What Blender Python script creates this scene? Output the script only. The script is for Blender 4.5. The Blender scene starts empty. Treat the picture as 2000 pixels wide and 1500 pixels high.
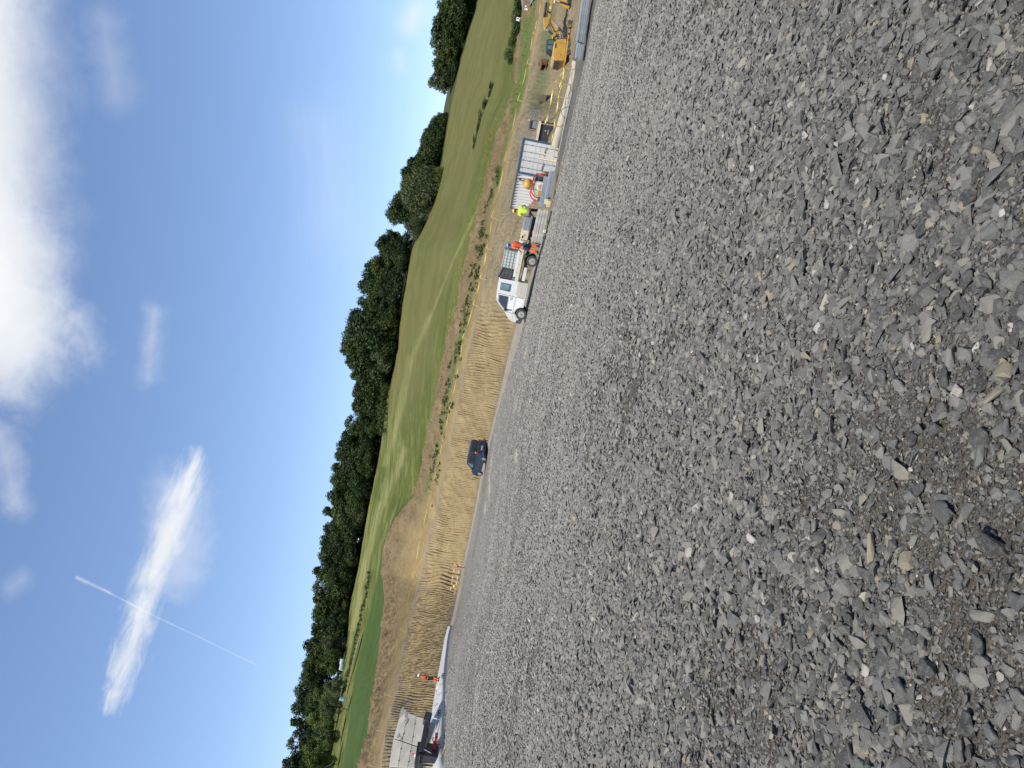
import bpy, bmesh, math, random
import numpy as np
from mathutils import Vector, Matrix, Euler

random.seed(7)
RNG = np.random.default_rng(11)
SC = bpy.context.scene
COL = SC.collection
R_ = math.radians

# ---------------------------------------------------------------- camera
F_PX, CAM_H = 1400.0, 2.0
ROLL = R_(10.3)
SA, CA = math.sin(ROLL), math.cos(ROLL)
V0 = 1053.5
PITCH = math.atan(((1000 * CA + 750 * SA) - V0) / F_PX)
cR = Vector((1, 0, 0))
cF = Vector((0, math.cos(PITCH), -math.sin(PITCH)))
cU = Vector((0, math.sin(PITCH), math.cos(PITCH)))

def ray(x, y):
    dx, dy = x - 1000.0, y - 750.0
    sr, sd = dx * SA - dy * CA, dx * CA + dy * SA
    return cR * (sr / F_PX) + cF - cU * (sd / F_PX)

def pix(x, y, d):
    """the point of the place seen at photo position (x, y), d metres ahead"""
    v = ray(x, y)
    return v * (d / v.y) + Vector((0, 0, CAM_H))

def project(P):
    P = np.asarray(P, float).reshape(-1, 3) - np.array([0, 0, CAM_H])
    f = P @ np.array(cF); u = P @ np.array(cU); r = P[:, 0]
    sr, sd = r / f * F_PX, -u / f * F_PX
    return np.stack([sr * SA + sd * CA + 1000, -sr * CA + sd * SA + 750], 1)

cam = bpy.data.cameras.new('camera')
cam.sensor_fit = 'HORIZONTAL'; cam.sensor_width = 36.0
cam.lens = 36.0 * F_PX / 2000.0
cam.clip_start, cam.clip_end = 0.05, 6000
camo = bpy.data.objects.new('camera', cam); COL.objects.link(camo)
rc = cR * SA - cU * CA; uc = cR * CA + cU * SA; bc = -cF
camo.matrix_world = Matrix(((rc.x, uc.x, bc.x, 0), (rc.y, uc.y, bc.y, 0), (rc.z, uc.z, bc.z, CAM_H), (0, 0, 0, 1)))
SC.camera = camo

# ---------------------------------------------------------------- node helpers
class NT:
    def __init__(s, tree): s.t = tree; s.n = tree.nodes; s.l = tree.links
    def node(s, typ, **kw):
        n = s.n.new(typ)
        for k, v in kw.items(): setattr(n, k, v)
        return n
    def put(s, sock, v):
        if v is None: return
        if isinstance(v, bpy.types.NodeSocket): s.l.new(v, sock)
        elif isinstance(v, (tuple, list)) and len(v) == 3 and sock.type == 'RGBA': sock.default_value = (*v, 1)
        else: sock.default_value = v
    def math(s, op, a, b=0.0, c=None, clamp=False):
        n = s.node('ShaderNodeMath', operation=op, use_clamp=clamp)
        s.put(n.inputs[0], a); s.put(n.inputs[1], b)
        if c is not None: s.put(n.inputs[2], c)
        return n.outputs[0]
    def vmath(s, op, a, b=None):
        n = s.node('ShaderNodeVectorMath', operation=op)
        s.put(n.inputs[0], a)
        if b is not None: s.put(n.inputs[1], b)
        return n.outputs['Value'] if op in ('DOT_PRODUCT', 'LENGTH', 'DISTANCE') else n.outputs['Vector']
    def mix(s, fac, a, b, blend='MIX'):
        n = s.node('ShaderNodeMix', data_type='RGBA', blend_type=blend)
        s.put(n.inputs[0], fac); s.put(n.inputs[6], a); s.put(n.inputs[7], b)
        return n.outputs[2]
    def noise(s, vec, scale, detail=4, rough=0.6, dist=0.0):
        n = s.node('ShaderNodeTexNoise'); s.put(n.inputs['Vector'], vec)
        s.put(n.inputs['Scale'], scale); s.put(n.inputs['Detail'], detail); s.put(n.inputs['Roughness'], rough)
        s.put(n.inputs['Distortion'], dist)
        return n.outputs[0]
    def voro(s, vec, scale, feature='F1', rand=1.0):
        n = s.node('ShaderNodeTexVoronoi', feature=feature); s.put(n.inputs['Vector'], vec)
        s.put(n.inputs['Scale'], scale); s.put(n.inputs['Randomness'], rand)
        return n
    def remap(s, v, a, b, c=0.0, d=1.0, smooth=False):
        n = s.node('ShaderNodeMapRange'); n.interpolation_type = 'SMOOTHSTEP' if smooth else 'LINEAR'
        s.put(n.inputs[0], v)
        for i, q in zip((1, 2, 3, 4), (a, b, c, d)): s.put(n.inputs[i], q)
        return n.outputs[0]
    def ramp(s, v, stops, interp='LINEAR'):
        n = s.node('ShaderNodeValToRGB'); n.color_ramp.interpolation = interp
        e = n.color_ramp.elements
        while len(e) < len(stops): e.new(0.5)
        for k, (p, c) in enumerate(stops): e[k].position = p; e[k].color = (*c, 1)
        s.put(n.inputs[0], v)
        return n.outputs[0]
    def mapping(s, vec, scale=(1, 1, 1), rot=(0, 0, 0)):
        n = s.node('ShaderNodeMapping'); s.put(n.inputs['Vector'], vec)
        n.inputs['Scale'].default_value = scale; n.inputs['Rotation'].default_value = rot
        return n.outputs[0]
    def bump(s, h, strength=0.5, dist=0.02):
        n = s.node('ShaderNodeBump'); s.put(n.inputs['Height'], h)
        s.put(n.inputs['Strength'], strength); s.put(n.inputs['Distance'], dist)
        return n.outputs[0]

def new_mat(name):
    m = bpy.data.materials.new(name); m.use_nodes = True
    t = NT(m.node_tree); b = m.node_tree.nodes['Principled BSDF']
    return m, t, b

MATS = {}
def M(name, col, rough=0.6, metal=0.0, var=0.12, scale=6.0, bump=0.0, dirt=None, dirt_amt=0.35, spec=0.5):
    """painted / plain material with uneven colour, dirt of its own shape and a little roughness change"""
    if name in MATS: return MATS[name]
    m, t, b = new_mat(name)
    co = t.node('ShaderNodeTexCoord').outputs['Object']
    n1 = t.noise(co, scale, 5, 0.65)
    dark = tuple(c * (1 - var * 1.6) for c in col); lite = tuple(min(1, c * (1 + var)) for c in col)
    c = t.ramp(n1, [(0.3, dark), (0.7, lite)])
    if dirt:
        n2 = t.noise(co, scale * 0.45, 6, 0.7, 0.6)
        c = t.mix(t.remap(n2, 0.5, 0.72, 0, dirt_amt), c, dirt)
    oi = t.node('ShaderNodeObjectInfo').outputs['Random']
    hv = t.node('ShaderNodeHueSaturation'); t.put(hv.inputs['Value'], t.remap(oi, 0, 1, 0.90, 1.08)); t.put(hv.inputs['Color'], c); c = hv.outputs[0]
    t.put(b.inputs['Base Color'], c)
    t.put(b.inputs['Roughness'], t.remap(n1, 0.2, 0.8, max(0.05, rough - 0.08), min(1, rough + 0.1)))
    b.inputs['Metallic'].default_value = metal
    b.inputs['Specular IOR Level'].default_value = spec
    if bump: t.put(b.inputs['Normal'], t.bump(t.noise(co, scale * 4, 5, 0.7), 0.6, bump))
    MATS[name] = m
    return m

# ---------------------------------------------------------------- mesh helpers
def np_mesh(name, V, Fq, mat=None, smooth=False):
    V = np.asarray(V, np.float32); Fq = np.asarray(Fq, np.int32)
    me = bpy.data.meshes.new(name); k = Fq.shape[1]
    me.vertices.add(len(V)); me.vertices.foreach_set('co', V.ravel())
    me.loops.add(Fq.size); me.loops.foreach_set('vertex_index', Fq.ravel())
    me.polygons.add(len(Fq)); me.polygons.foreach_set('loop_start', np.arange(0, Fq.size, k, dtype=np.int32))
    me.polygons.foreach_set('loop_total', np.full(len(Fq), k, np.int32))
    if smooth: me.polygons.foreach_set('use_smooth', np.ones(len(Fq), bool))
    me.update(calc_edges=True); me.validate()
    if mat: me.materials.append(mat)
    return me

def link(name, me, parent=None, **props):
    o = bpy.data.objects.new(name, me); COL.objects.link(o)
    if parent is not None: o.parent = parent
    for k, v in props.items(): o[k] = v
    return o

def attr(me, name, arr):
    a = me.attributes.new(name, 'FLOAT', 'POINT'); a.data.foreach_set('value', np.asarray(arr, np.float32))

def _hash(ix, iy, s):
    h = (ix * 374761393 + iy * 668265263 + s * 974711) & 0xffffffff
    h = ((h ^ (h >> 13)) * 1274126177) & 0xffffffff
    return ((h ^ (h >> 16)) & 0xffff) / 65535.0
def vnoise(x, y, s=0):
    x = np.asarray(x, float); y = np.asarray(y, float)
    ix, iy = np.floor(x).astype(np.int64), np.floor(y).astype(np.int64)
    fx, fy = x - ix, y - iy
    fx = fx * fx * (3 - 2 * fx); fy = fy * fy * (3 - 2 * fy)
    a, b, c, d = _hash(ix, iy, s), _hash(ix + 1, iy, s), _hash(ix, iy + 1, s), _hash(ix + 1, iy + 1, s)
    return (a + (b - a) * fx) * (1 - fy) + (c + (d - c) * fx) * fy
def fbm(x, y, s=0, o=4, g=0.5):
    t, a, w = 0, 1.0, 0
    for k in range(o):
        t = t + a * vnoise(np.asarray(x) * 2 ** k + 17 * k, np.asarray(y) * 2 ** k - 9 * k, s + k); w += a; a *= g
    return t / w

# ---------------------------------------------------------------- the lie of the land (photo line -> az, r, z)
def mk_line(pts):
    """pts: (y, x, d) along a line of the ground -> arrays over azimuth"""
    pts = sorted(pts)
    (y0, x0, d0), (y1, x1, d1) = pts[0], pts[-1]
    s = SA / CA
    pts = [(y0 - 900, x0 + 900 * s, d0), (y0 - 400, x0 + 400 * s, d0)] + pts + [(y1 + 400, x1 - 400 * s, d1), (y1 + 900, x1 - 900 * s, d1)]
    ys = np.arange(pts[0][0], pts[-1][0] + 1, 6.0)
    xs = np.interp(ys, [p[0] for p in pts], [p[1] for p in pts])
    ds = np.interp(ys, [p[0] for p in pts], [p[2] for p in pts])
    k = np.hanning(13); k /= k.sum()
    pad = lambda a: np.concatenate([np.linspace(a[0] - (a[6] - a[0]), a[0], 7)[:-1], a, np.linspace(a[-1], a[-1] + (a[-1] - a[-7]), 7)[1:]])
    ds = np.convolve(pad(ds), k, 'valid')
    k2 = np.hanning(9); k2 /= k2.sum(); off = 4
    xs = np.convolve(np.concatenate([xs[0] + (xs[0] - xs[off:0:-1]), xs, xs[-1] + (xs[-1] - xs[-2:-off - 2:-1])]), k2, 'valid')
    P = np.array([pix(x, y, d) for x, y, d in zip(xs, ys, ds)])
    az = np.arctan2(P[:, 0], P[:, 1]); r = np.hypot(P[:, 0], P[:, 1])
    o = np.argsort(az)
    return az[o], r[o], P[o, 2]

Exd = [(0, 1165, 36), (112, 1145, 38), (260, 1110, 41), (400, 1079, 40.5), (520, 1051, 40.5), (640, 1021, 43), (700, 1002, 48), (800, 973, 57.5),
       (893, 950, 68), (1000, 930, 86), (1110, 907, 98), (1160, 899, 94), (1200, 890, 84), (1242, 878, 74), (1329, 870, 56), (1425, 868, 48), (1500, 866, 43)]
Gxd = [(0, 1140, 44), (112, 1120, 45), (260, 1097, 46), (330, 1088, 46), (400, 1080, 44.6), (440, 1069, 44.2), (520, 1042, 46), (640, 1007, 47), (700, 991.5, 52), (800, 969.5, 59),
       (893, 946, 69.5), (1000, 926.5, 88), (1110, 903, 101), (1160, 893, 98), (1200, 885, 88), (1242, 873, 77), (1329, 858, 60), (1425, 843, 50.6), (1500, 832, 47.2)]
Txd = [(0, 1066, 70), (70, 1050, 69), (128, 1038, 68), (200, 1025, 66), (264, 1004, 64), (360, 986, 61), (407, 977, 60), (517, 953, 58), (667, 920, 62),
       (750, 900, 69), (800, 893, 75), (920, 866, 92), (995, 852, 105), (1050, 838, 112), (1134, 820, 115), (1230, 796, 98), (1335, 776, 72), (1425, 754, 62), (1500, 745, 56)]
Sxd = [(0, 1024, 85), (50, 1022, 85), (80, 1014, 85), (128, 1008, 85), (170, 1010, 84), (202, 1000, 83), (236, 984, 82), (260, 976, 82), (340, 956, 81), (407, 937, 80), (483, 920, 80), (600, 893, 84), (683, 870, 90),
       (750, 857, 95), (815, 843, 101), (860, 834, 107), (942, 816, 118), (965, 809, 122), (992, 788, 130), (1032, 760, 140), (1080, 746, 141), (1112, 745, 138),
       (1176, 752, 125), (1260, 740, 112), (1335, 734, 95), (1420, 720, 84), (1500, 708, 78)]
Bxd = [(0, 934, 200), (120, 900, 198), (210, 880, 195), (330, 862, 190), (400, 846, 184), (455, 822, 180), (480, 806, 182), (517, 800, 184), (600, 785, 190), (683, 777, 203),
       (733, 767, 210), (767, 757, 216), (850, 747, 230), (912, 736, 238), (1012, 716, 250), (1108, 700, 248), (1180, 684, 240), (1260, 676, 225), (1324, 668, 210), (1400, 656, 200), (1480, 640, 192), (1500, 637, 190)]
Fxd = [(960, 811, 122), (986, 790, 134), (1004, 770, 146), (1040, 757, 152), (1080, 744.5, 150), (1112, 741, 152), (1150, 732, 158), (1188, 723, 165), (1232, 713, 168), (1284, 700, 168), (1312, 694, 165), (1350, 688, 155), (1408, 682, 140), (1500, 668, 130)]
LN = {k: mk_line(v) for k, v in dict(E=Exd, G=Gxd, T=Txd, S=Sxd, B=Bxd).items()}
# the green field's upper border; right of its tip it runs into the soil line
_fy = [(y, x, d) for (y, x, d) in Fxd]
LN['F'] = mk_line([(y, x, d) for (y, x, d) in Sxd if y < 950] + _fy)
def LR(k, az): return np.interp(az, LN[k][0], LN[k][1])
def LZ(k, az): return np.interp(az, LN[k][0], LN[k][2])
def az_of(y, line):     # azimuth where a line passes photo height y
    pts = dict(E=Exd, G=Gxd, T=Txd, S=Sxd, B=Bxd)[line]
    p = pix(np.interp(y, [q[0] for q in pts], [q[1] for q in pts]), y, 10); return math.atan2(p.x, p.y)

_g = np.radians(np.arange(-60, 60.01, 0.1))
_b = np.clip((_g - az_of(235, 'T')) / (az_of(165, 'T') - az_of(235, 'T')), 0, 1); _b = _b * _b * (3 - 2 * _b)
_rk = LR('G', _g) * .3 + LR('T', _g) * .7; _zk = LZ('G', _g) * .3 + LZ('T', _g) * .7
LN['K'] = (_g, _rk * (1 - _b) + 66.5 * _b, _zk * (1 - _b) - 1.0 * _b)      # foot of the far trench bank

def gravel_z(X, Y):
    X = np.asarray(X, float); Y = np.asarray(Y, float)
    az = np.arctan2(X, Y); r = np.hypot(X, Y)
    re, ze = LR('E', az), LZ('E', az)
    t = np.clip((r - 9) / np.maximum(re - 9, 1), 0, 1.0)
    und = 0.08 * (fbm(X * 0.35, Y * 0.35, 3) - 0.5) + 0.075 * (fbm(X * 1.5, Y * 1.5, 5) - 0.5)
    return ze * t + und * np.clip((re - r) / 3, 0, 1)

def ground_z(X, Y):
    az = math.atan2(X, Y); r = math.hypot(X, Y)
    ks = ['E', 'G', 'K', 'T', 'S', 'B']
    rs = [float(LR(k, az)) for k in ks]; zs = [float(LZ(k, az)) for k in ks]
    if r < rs[0]: return float(gravel_z(X, Y))
    return float(np.interp(r, rs, zs))

def hit(x, y, d0=20.0, d1=260.0, step=0.15):
    """where the sight line through photo point (x, y) meets the ground"""
    d = d0
    while d < d1:
        p = pix(x, y, d)
        if p.z < ground_z(p.x, p.y): return p
        d += step
    return pix(x, y, d1)

def grid_faces(nr, nc):
    i = np.arange(nr - 1)[:, None] * nc + np.arange(nc - 1)[None, :]
    return np.stack([i, i + 1, i + nc + 1, i + nc], -1).reshape(-1, 4)

def strip(name, A, B, az, ts, mat, disp=None, attrs=None, kind='structure', smooth=True):
    rA, zA = LR(A, az), LZ(A, az); rB, zB = LR(B, az), LZ(B, az)
    rB = np.maximum(rB, rA + 0.02)
    T = np.asarray(ts)[:, None]
    r = rA + (rB - rA) * T; z = zA + (zB - zA) * T
    X, Y = r * np.sin(az), r * np.cos(az)
    if disp is not None: z = z + disp(X, Y, T + 0 * X, r)
    V = np.stack([X, Y, z], -1).reshape(-1, 3)
    me = np_mesh(name, V, grid_faces(len(ts), len(az)), mat, smooth)
    if attrs:
        for k, fn in attrs.items(): attr(me, k, fn(V, (T + 0 * X).ravel()))
    return link(name, me, kind=kind)

def dist_poly(px, pts):
    """distance of photo points px (n,2) to a polyline, and its parameter"""
    best = np.full(len(px), 1e9)
    for (a, b) in zip(pts[:-1], pts[1:]):
        a = np.array(a, float); b = np.array(b, float); d = b - a
        t = np.clip(((px - a) @ d) / (d @ d), 0, 1)
        best = np.minimum(best, np.hypot(*(px - (a + t[:, None] * d)).T))
    return best

# ---------------------------------------------------------------- sun and sky
SUN_EL, SUN_AZ = R_(59), R_(-152)      # azimuth measured from straight ahead, to the right
sd = Vector((math.sin(SUN_AZ) * math.cos(SUN_EL), math.cos(SUN_AZ) * math.cos(SUN_EL), math.sin(SUN_EL)))
sun = bpy.data.lights.new('sun', 'SUN'); sun.energy = 5.0; sun.angle = R_(0.6); sun.color = (1.0, 0.945, 0.84)
so = bpy.data.objects.new('sun', sun); COL.objects.link(so)
so.rotation_euler = sd.to_track_quat('Z', 'Y').to_euler()

W = bpy.data.worlds.new('World'); SC.world = W; W.use_nodes = True
t = NT(W.node_tree)
for n in list(t.n): t.n.remove(n)
out = t.node('ShaderNodeOutputWorld'); bg = t.node('ShaderNodeBackground')
sky = t.node('ShaderNodeTexSky', sky_type='NISHITA'); sky.sun_disc = False
sky.sun_elevation = SUN_EL; sky.sun_rotation = SUN_AZ; sky.altitude = 300; sky.air_density = 1.0; sky.dust_density = 0.6; sky.ozone_density = 2.2
g = t.node('ShaderNodeTexCoord').outputs['Generated']
sep = t.node('ShaderNodeSeparateXYZ'); t.put(sep.inputs[0], g)
yy = t.math('MAXIMUM', sep.outputs[1], 0.05)
comb = t.node('ShaderNodeCombineXYZ')
t.put(comb.inputs[0], t.math('DIVIDE', sep.outputs[0], yy)); t.put(comb.inputs[1], t.math('DIVIDE', sep.outputs[2], yy))
uv = comb.outputs[0]                     # sky directions ahead, gnomonic
def uw(x, y):
    v = ray(x, y); return (v.x / v.y, v.z / v.y)
n_big = t.noise(uv, 7.0, 7, 0.62, 0.3); n_fine = t.noise(uv, 26.0, 6, 0.65, 0.4)
def cloud(p, q, half, soft, wob, fine, strength=1.0, taper=0.0, streak=None):
    """a cloud lying along p..q in the sky, half-width `half`, with a torn edge"""
    (ax, ay), (bx, by) = uw(*p), uw(*q)
    L = math.hypot(bx - ax, by - ay); ex, ey = (bx - ax) / L, (by - ay) / L
    sx = t.node('ShaderNodeVectorMath', operation='SUBTRACT'); t.put(sx.inputs[0], uv); sx.inputs[1].default_value = (ax, ay, 0)
    rel = sx.outputs[0]
    s = t.vmath('DOT_PRODUCT', rel, (ex, ey, 0)); n = t.vmath('DOT_PRODUCT', rel, (-ey, ex, 0))
    over = t.math('MAXIMUM', t.math('SUBTRACT', t.math('ABSOLUTE', t.math('SUBTRACT', s, L / 2)), L / 2), 0.0)
    d = t.math('SQRT', t.math('ADD', t.math('MULTIPLY', n, n), t.math('MULTIPLY', over, over)))
    hw = half
    if taper:
        f = t.math('DIVIDE', t.math('ABSOLUTE', t.math('SUBTRACT', s, L / 2)), L / 2)
        hw = t.math('MULTIPLY', half, t.math('SUBTRACT', 1.0, t.math('MULTIPLY', t.math('POWER', f, 2.0), taper)))
    nb, nf = n_big, n_fine
    if streak:
        cv = t.node('ShaderNodeCombineXYZ'); t.put(cv.inputs[0], t.math('MULTIPLY', t.math('ADD', s, t.math('MULTIPLY', n, 0.9)), streak[0])); t.put(cv.inputs[1], t.math('MULTIPLY', n, streak[1]))
        nf = t.noise(cv.outputs[0], 1.0, 6, 0.62, 0.6)
    d = t.math('ADD', d, t.math('MULTIPLY', t.math('SUBTRACT', nb, 0.5), wob))
    d = t.math('ADD', d, t.math('MULTIPLY', t.math('SUBTRACT', nf, 0.5), fine))
    m = t.remap(t.math('SUBTRACT', d, hw), soft, -soft, 0, strength, True)
    return m
masks = [
    cloud((-60, -150), (-40, 600), 0.074, 0.080, 0.11, 0.03, 1.0),
    cloud((-30, 480), (30, 670), 0.06, 0.05, 0.12, 0.05, 0.7),
    cloud((0, 850), (30, 980), 0.010, 0.03, 0.06, 0.05, 0.40),
    cloud((385, 885), (300, 1130), 0.014, 0.017, 0.022, 0.045, 0.88, 0.8, (20, 70)),
    cloud((322, 1040), (216, 1385), 0.013, 0.018, 0.024, 0.048, 0.85, 0.85, (20, 70)),
    cloud((345, 960), (350, 1110), 0.03, 0.03, 0.09, 0.05, 0.35),
    cloud((300, 610), (290, 735), 0.003, 0.024, 0.02, 0.035, 0.42),
    cloud((155, 620), (180, 680), 0.012, 0.024, 0.04, 0.04, 0.35),
    cloud((812, 20), (800, 50), 0.010, 0.02, 0.02, 0.02, 0.6),
    cloud((778, 110), (782, 130), 0.004, 0.015, 0.02, 0.02, 0.4),
    cloud((630, 250), (655, 440), 0.01, 0.08, 0.07, 0.09, 0.22, 0.0, (10, 60)),
    cloud((20, 1150), (45, 1130), 0.004, 0.02, 0.02, 0.02, 0.25),
    cloud((200, 40), (230, 190), 0.01, 0.03, 0.05, 0.04, 0.22),
    cloud((150, 1128), (215, 1158), 0.0016, 0.0028, 0.0, 0.008, 0.42, 0.3), cloud((200, 1151), (275, 1189), 0.0008, 0.0016, 0.0, 0.005, 0.4, 0.3),
    cloud((250, 1178), (500, 1298), 0.0005, 0.0012, 0.0, 0.003, 0.38, 0.5),
]
mk = masks[0]
for q in masks[1:]:
    mk = t.math('SUBTRACT', 1.0, t.math('MULTIPLY', t.math('SUBTRACT', 1.0, mk), t.math('SUBTRACT', 1.0, q)))
front = t.remap(sep.outputs[1], 0.05, 0.2, 0, 1)
mk = t.math('MULTIPLY', mk, front)
SKY_K = 0.15
cl = t.mix(t.remap(n_big, 0.35, 0.68, 0, 1), (4.6, 4.75, 4.95), (5.6, 5.65, 5.7))
skyc = t.mix(1.0, sky.outputs[0], (1.0, 1.0, 1.05), 'MULTIPLY')
t.put(bg.inputs[0], t.mix(mk, skyc, cl)); bg.inputs[1].default_value = SKY_K
t.l.new(bg.outputs[0], out.inputs[0])

SC.view_settings.view_transform = 'Standard'; SC.view_settings.look = 'None'; SC.view_settings.exposure = 0.30; SC.view_settings.gamma = 1.0
SC.cycles.use_denoising = True if hasattr(SC, 'cycles') else False
# ---------------------------------------------------------------- ground materials
def attr_out(t, name):
    n = t.node('ShaderNodeAttribute', attribute_name=name); return n.outputs['Fac']

def mat_gravel():
    m, t, b = new_mat('crushed_rock_bed')
    P = t.node('ShaderNodeNewGeometry').outputs['Position']
    fines = attr_out(t, 'fines'); pale_amt = attr_out(t, 'pale_amt')
    v = t.voro(P, 26.0); v2 = t.voro(P, 70.0)
    tone = t.ramp(v.outputs['Color'], [(0.0, (0.018, 0.017, 0.015)), (0.45, (0.045, 0.042, 0.038)), (0.8, (0.15, 0.145, 0.135)), (0.97, (0.22, 0.195, 0.155))])  # shade between the stones is put into these dark bed tones
    tone2 = t.ramp(v2.outputs['Color'], [(0.0, (0.018, 0.017, 0.015)), (0.7, (0.075, 0.070, 0.062)), (1.0, (0.17, 0.152, 0.125))])
    c = t.mix(t.remap(t.noise(P, 9, 3), 0.35, 0.65, 0.15, 0.75), tone, tone2)
    fine_c = t.ramp(t.noise(P, 60, 6, 0.75), [(0.3, (0.032, 0.027, 0.021)), (0.6, (0.085, 0.073, 0.056)), (0.8, (0.16, 0.138, 0.108))])
    c = t.mix(fines, c, fine_c)
    dn = t.noise(P, 14, 5, 0.7)
    c = t.mix(t.math('MULTIPLY', pale_amt, t.remap(dn, 0.25, 0.7, 0.35, 0.95)), c, (0.308, 0.288, 0.246))
    c = t.mix(t.math('MULTIPLY', t.remap(pale_amt, 0.70, 1.0, 0, 0.9), t.remap(dn, 0.3, 0.6, 0.5, 1)), c, (0.40, 0.345, 0.26))
    t.put(b.inputs['Base Color'], c); b.inputs['Roughness'].default_value = 0.9; b.inputs['Specular IOR Level'].default_value = 0.25
    h = t.math('ADD', t.math('MULTIPLY', v.outputs['Distance'], -1.0), t.math('MULTIPLY', v2.outputs['Distance'], -0.5))
    t.put(b.inputs['Normal'], t.bump(h, 0.85, 0.035))
    return m

def mat_soil(name, cols, sc=1.0, bumpd=0.12, extra=None):
    m, t, b = new_mat(name)
    P = t.node('ShaderNodeNewGeometry').outputs['Position']
    n1 = t.noise(P, 0.35 * sc, 6, 0.7, 0.5); n2 = t.noise(P, 3.0 * sc, 6, 0.72); n3 = t.noise(P, 14 * sc, 4, 0.7)
    c = t.ramp(n1, [(0.3, cols[0]), (0.5, cols[1]), (0.7, cols[2])])
    c = t.mix(t.remap(n2, 0.35, 0.7, 0.0, 0.65), c, cols[3])
    c = t.mix(t.remap(n3, 0.52, 0.75, 0.0, 0.5), c, tuple(min(1, q * 1.5) for q in cols[2]))
    if extra: c = extra(t, P, c)
    t.put(b.inputs['Base Color'], c); b.inputs['Roughness'].default_value = 0.95; b.inputs['Specular IOR Level'].default_value = 0.15
    t.put(b.inputs['Normal'], t.bump(t.math('ADD', n2, t.math('MULTIPLY', n3, 0.5)), 0.8, bumpd))
    return m

def mat_grass(name, c_dark, c_mid, c_light, streak=None):
    m, t, b = new_mat(name)
    P = t.node('ShaderNodeNewGeometry').outputs['Position']
    n1 = t.noise(P, 0.05, 6, 0.65, 0.8); n2 = t.noise(P, 0.9, 8, 0.8); n3 = t.noise(t.mapping(P, (0.25, 1.6, 0.5), (0, 0, R_(28))), 1.0, 6, 0.75)
    c = t.ramp(n1, [(0.3, c_dark), (0.5, c_mid), (0.72, c_light)])
    c = t.mix(t.remap(n2, 0.42, 0.62, 0, 0.75), c, tuple(q * 0.55 for q in c_mid))
    c = t.mix(t.remap(n3, 0.46, 0.66, 0, 0.6), c, tuple(min(1, q * 1.35) for q in c_light))
    mown = attr_out(t, 'mown'); rip = attr_out(t, 'ripe'); fl = attr_out(t, 'flower')
    n4 = t.noise(P, 1.6, 5, 0.75); n5 = t.noise(P, 0.22, 8, 0.8)
    c = t.mix(t.remap(n5, 0.44, 0.60, 0, 0.5), c, tuple(q * 0.50 for q in c_mid))
    c = t.mix(t.math('MULTIPLY', rip, t.remap(n2, 0.25, 0.6, 0.5, 1.0)), c, (0.118, 0.108, 0.040))
    c = t.mix(t.math('MULTIPLY', mown, t.remap(n4, 0.3, 0.62, 0.35, 1.0)), c, (0.235, 0.232, 0.095))
    c = t.mix(t.math('MULTIPLY', fl, t.remap(t.noise(P, 3.0, 3), 0.56, 0.66, 0, 0.8)), c, (0.33, 0.29, 0.03))
    t.put(b.inputs['Base Color'], c); b.inputs['Roughness'].default_value = 0.95; b.inputs['Specular IOR Level'].default_value = 0.1
    t.put(b.inputs['Normal'], t.bump(t.math('ADD', n2, n3), 0.9, 0.25))
    return m

A_ALL = np.radians(np.arange(-46, 46.01, 0.1))
A_FINE = np.radians(np.arange(-40, 40.01, 0.032))

# ---- gravel yard: one sheet from the camera to its far edge
track_lines = [[(1020, 860), (1004, 960), (1000, 1080), (980, 1160)], [(1212, 860), (1250, 740), (1290, 640)], [(1010, 700), (985, 900), (965, 1040)]]
def track_mask(V):
    px = project(V); X, Y = V[:, 0], V[:, 1]; d = np.zeros(len(V))
    for ln, w in (([(1015, 840), (1000, 960), (992, 1060), (980, 1150)], 10), ([(985, 780), (962, 900), (948, 1000)], 9), ([(1035, 660), (1010, 760), (1000, 840)], 8)):
        d = np.maximum(d, np.exp(-(dist_poly(px, ln) / w) ** 2) * np.clip(2.8 * (fbm(X * 0.9, Y * 0.25, 33, 5, .6) - .22), 0, 1))
    return np.clip(d, 0, 1)
def fines_mask(V):
    X, Y = V[:, 0], V[:, 1]
    f = 0.85 * np.clip((fbm(X * 0.55, Y * 0.30, 21, 5, 0.6) - 0.60) * 7, 0, 1) + 0.5 * np.clip((fbm(X * 2.6, Y * 2.2, 23, 4, 0.6) - 0.60) * 6, 0, 1)
    px = project(V)
    f = np.maximum(f, 0.95 * np.clip(1.2 - dist_poly(px, [(1205, 880), (1232, 800), (1262, 700), (1335, 650)]) / 26, 0, 1) * (0.4 + fbm(X * 1.5, Y * 1.2, 8)))
    f = np.maximum(f, 0.9 * np.clip(1.2 - dist_poly(px, [(1780, 120), (1830, 230), (1840, 330)]) / 45, 0, 1) * (0.4 + fbm(X * 3, Y * 3, 9)))
    f = np.maximum(f, 0.9 * np.clip(1.2 - dist_poly(px, [(1850, 690), (1870, 760)]) / 50, 0, 1) * (0.4 + fbm(X * 3, Y * 3, 10)))
    f = np.maximum(f, 0.9 * np.clip(1.2 - dist_poly(px, [(1960, 1130), (1985, 1200)]) / 45, 0, 1) * (0.4 + fbm(X * 3, Y * 3, 10)))
    return np.clip(f, 0, 1)
def pale_mask(V):
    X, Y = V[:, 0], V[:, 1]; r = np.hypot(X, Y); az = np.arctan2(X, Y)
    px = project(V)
    d = np.clip((Y - 7) / 32, 0, 1) ** 0.8 * (0.40 + 0.75 * fbm(X * 0.16, Y * 0.09, 31, 4))  # bed turns paler further ahead; tracks and edge band follow below
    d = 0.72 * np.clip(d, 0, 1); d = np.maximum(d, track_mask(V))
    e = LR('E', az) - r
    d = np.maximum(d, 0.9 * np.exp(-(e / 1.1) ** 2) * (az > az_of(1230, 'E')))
    return np.clip(d, 0, 1)

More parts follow.
